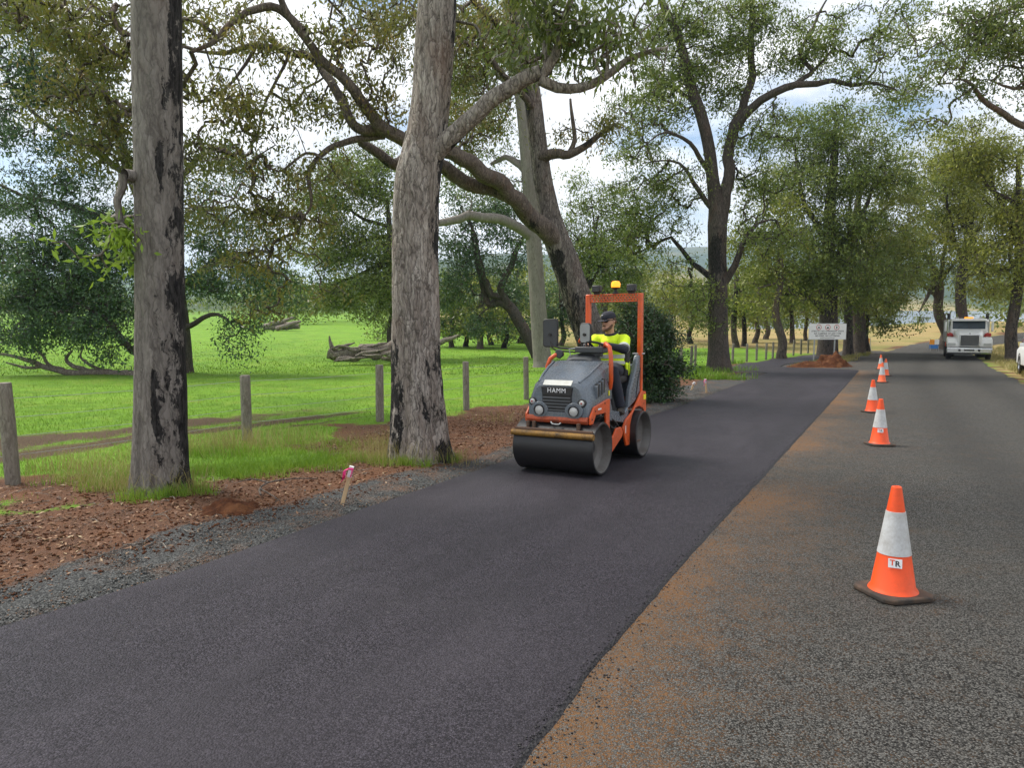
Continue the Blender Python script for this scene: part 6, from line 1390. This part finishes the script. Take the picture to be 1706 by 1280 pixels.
def attr_at(x, y, arr):
    """look a ground mask up at points"""
    A = arr.reshape(len(gy), len(gx)); i = np.clip(np.searchsorted(gx, x) - 1, 0, len(gx) - 2); j = np.clip(np.searchsorted(gy, y) - 1, 0, len(gy) - 2)
    u = (x - gx[i]) / (gx[i + 1] - gx[i]); v_ = (y - gy[j]) / (gy[j + 1] - gy[j])
    return (A[j, i] * (1 - u) + A[j, i + 1] * u) * (1 - v_) + (A[j + 1, i] * (1 - u) + A[j + 1, i + 1] * u) * v_
def wedge(N, Ya, Yb, a0, a1, rng, pw=1.0):
    """points in a wedge of ground seen from the road, denser near"""
    Y = Ya * (Yb / Ya) ** (rng.random(N) ** pw); X = Y * (a0 + (a1 - a0) * rng.random(N)); return X, Y
rng = np.random.default_rng(77)
def lawn(N, Ya, Yb, a0, a1, h, w, name, label, dmax=.45, mat='grass_blade', cond=None, lean=.8, dry=0.0, pw=1.0):
    X, Y = wedge(N, Ya, Yb, a0, a1, rng, pw); k = attr_at(X, Y, GDIRT) + rng.normal(0, .12, N) < dmax
    k &= attr_at(X, Y, GGRAV) < .3; k &= attr_at(X, Y, GMUD) + rng.normal(0, .15, N) < .5; k &= attr_at(X, Y, GDL) > .3
    if cond is not None: k &= cond(X, Y)
    X, Y = X[k], Y[k]; P = np.stack([X, Y, attr_at(X, Y, GZ) - .004], 1)
    return blades(name, P, h, w, lean, mat, label, 'grass', rng, dry)
lawn(105000, 6.8, 34, -.85, .3, .055, .007, 'grass', 'short bright green paddock grass', lean=1.1)
lawn(26000, 30, 75, -.85, .3, .09, .03, 'grass', 'bright green grass further out in the paddock', lean=1.0)
# long grass round the two near trunks and along the fence
def tufts(spots, per_, h, w, label, mat='grass_blade', dry=0.0, lean=1.0):
    P = []
    for (px, py, rad, k_) in spots:
        g = gp(px, py); n = int(per_ * k_); a = rng.random(n) * 6.283; r_ = rad * np.sqrt(rng.random(n)) * (1 + .4 * np.sin(a * 3 + px))
        x = g.x + r_ * np.cos(a) * 1.3; y = g.y + r_ * np.sin(a) * .8; P.append(np.stack([x, y, attr_at(x, y, GZ) - .01], 1))
    blades('long_grass', np.concatenate(P), h, w, lean, mat, label, 'grass', rng, dry)
tufts([(215, 812, .40, 1.2), (160, 805, .4, .8), (265, 828, .34, 1.2), (350, 790, .45, .8), (400, 790, .5, 1), (460, 785, .5, 1), (520, 775, .5, 1), (580, 765, .5, 1), (640, 770, .4, 1), (690, 775, .25, .6), (740, 768, .2, .4), (350, 760, .6, .6), (450, 760, .6, .6), (560, 745, .6, .6)], 1100, .125, .005, 'long green grass round the near trunks', dry=.22)
tufts([(120, 790, .5, 1), (180, 790, .5, 1), (330, 760, .6, 1.2), (380, 745, .5, 1.4), (430, 752, .6, 1), (500, 740, .5, .6), (640, 745, .4, .8), (600, 760, .5, .5), (260, 815, .4, .5), (830, 702, .6, .4), (700, 772, .45, 1.2), (650, 768, .4, 1.0), (230, 820, .35, 1.0), (300, 822, .3, .7)], 300, .3, .004, 'dry straw coloured grass stalks by the near trunks', 'grass_dry', 0, .9)
tufts([(1150, 622, 1.2, 1), (1170, 618, 1.5, 1.2), (1190, 632, .9, .8), (1215, 606, .5, .3)], 800, .28, .022, 'green grass at the foot of the twin stemmed tree and fence')
def strip_grass(name, label, N, h, w, mat, box, test, dry=0.0):
    X = box[0] + (box[1] - box[0]) * rng.random(N); Y = box[2] + (box[3] - box[2]) * rng.random(N)
    k = test(X, Y); X, Y = X[k], Y[k]; blades(name, np.stack([X, Y, attr_at(X, Y, GZ) - .01], 1), h, w, .9, mat, label, 'grass', rng, dry)
rdv = lambda X, Y: attr_at(X, Y, GRD)
strip_grass('verge_grass', 'dry yellow grass on the right verge by the truck and car', 52000, .26, .02, 'grass_dry', (17, 48, 23, 64), lambda X, Y: (rdv(X, Y) > .5) & (rdv(X, Y) < 7) & (fbm(X, Y, .8, 3, 3) > .38))
strip_grass('verge_grass', 'yellow green grass on the island round the notice board', 30000, .22, .022, 'grass_dry', (14, 30, 36.5, 58), lambda X, Y: (attr_at(X, Y, GISL) > .9) & (attr_at(X, Y, GDIRT) < .5), -.2)
# leaf litter
def litter(N, label):
    xy, off = along_left(3.6, 20, .25, 4.2, N, .8); w_ = fbm(xy[:, 0], xy[:, 1], .9, 3, 6)
    dd = attr_at(xy[:, 0], xy[:, 1], GDIRT); gg = attr_at(xy[:, 0], xy[:, 1], GGRAV)
    k = (rng.random(N) < dd * (1 - .85 * gg) * (.35 + 1.1 * w_)) & (dd > .25); xy = xy[k]; n = len(xy)
    P = np.stack([xy[:, 0], xy[:, 1], attr_at(xy[:, 0], xy[:, 1], GZ) + .004 + .012 * rng.random(n)], 1)
    a = rng.random(n) * 6.283; l_ = .02 * (.5 + 1.2 * rng.random(n)); w2_ = l_ * (.2 + .2 * rng.random(n))
    d = np.stack([np.cos(a), np.sin(a), (rng.random(n) - .5) * .8], 1) * l_[:, None]; s = np.stack([-np.sin(a), np.cos(a), (rng.random(n) - .5) * .9], 1) * w2_[:, None]
    up = np.array([0, 0, 1.0]) * (l_ * .12)[:, None]
    V = np.stack([P - d, P + s + up, P + d, P - s + up], 1).reshape(-1, 3)
    tag(link('leaf_litter', np_mesh('litter', V, np.arange(4 * n).reshape(-1, 4), {'tint': ('FACE', rng.random(n) ** 1.6)}), 'litter_leaf'), label, 'leaf litter', kind='stuff')
litter(20000, 'fallen brown gum leaves and bark strewn over the bare earth verge')
def clods(N):
    xy, off = along_left(3.4, 16, .5, 3.2, N, .9); dd = attr_at(xy[:, 0], xy[:, 1], GDIRT); w_ = fbm(xy[:, 0], xy[:, 1], 1.1, 3, 2)
    k = (rng.random(N) < dd * w_ * 1.2); xy = xy[k]; return np.stack([xy[:, 0], xy[:, 1], attr_at(xy[:, 0], xy[:, 1], GZ) + .002], 1)
tag(stones('earth_clods', 16000, clods, .005, .022, 'red_earth'), 'crumbled red earth clods on the verge', 'earth', kind='stuff')
def sticks(N):
    xy, off = along_left(3.6, 20, .6, 3.8, N, 1.0); dd = attr_at(xy[:, 0], xy[:, 1], GDIRT); xy = xy[(dd > .4)]
    mb = MB()
    for (x, y) in xy:
        a = rnd.uniform(0, 6.28); l_ = rnd.uniform(.06, .28); z0 = float(attr_at(np.array([x]), np.array([y]), GZ)[0]) + .012
        mb.tube([(x, y, z0), (x + math.cos(a) * l_ * .5, y + math.sin(a) * l_ * .5, z0 + rnd.uniform(0, .03)), (x + math.cos(a + .3) * l_, y + math.sin(a + .3) * l_, z0 + rnd.uniform(0, .01))], [.005, .004, .002], 4)
    return tag(mb.build('twig_litter', 'dead_wood', None, None), 'thin broken twigs scattered over the verge', 'twigs', kind='stuff')
sticks(260)
# loose asphalt crumbs and chips fallen beside the fresh mat
def crumbs(N):
    i = rng.random(N) * 200; ii = i.astype(int); base = PRn[ii] + (PRn[ii + 1] - PRn[ii]) * (i - ii)[:, None]
    off = np.abs(rng.normal(0, .09, N)) - .04 + .25 * (rng.random(N) < .08) * rng.random(N); tg = PRn[ii + 1] - PRn[ii]; tg /= np.linalg.norm(tg, axis=1)[:, None]
    xy = base + np.stack([tg[:, 1], -tg[:, 0]], 1) * off[:, None]; k = (xy[:, 1] > 1.5) & (xy[:, 1] < 20); xy = xy[k]
    return np.stack([xy[:, 0], xy[:, 1], G(xy[:, 0], xy[:, 1]) + np.where(off[k] > .01, .012, .028)], 1)
tag(stones('asphalt_crumbs', 3200, crumbs, .002, .008, 'path_edge'), 'black asphalt crumbs scattered along the right edge of the new path', 'gravel', kind='stuff')
# ------------------------------------------------------------------ the air between here and the hills
hz = NT('haze'); vp = hz.n('ShaderNodeVolumePrincipled', {'Color': (.58, .77, 1.0), 'Density': .00018, 'Anisotropy': .2}); hz.t.links.new(vp.outputs[0], hz.o.inputs['Volume'])
tag(MB().box((0, 2800, 151), (12400, 6000, 330)).build('haze', 'haze', None, None), 'pale blue haze in the air towards the hills', 'haze', kind='stuff')
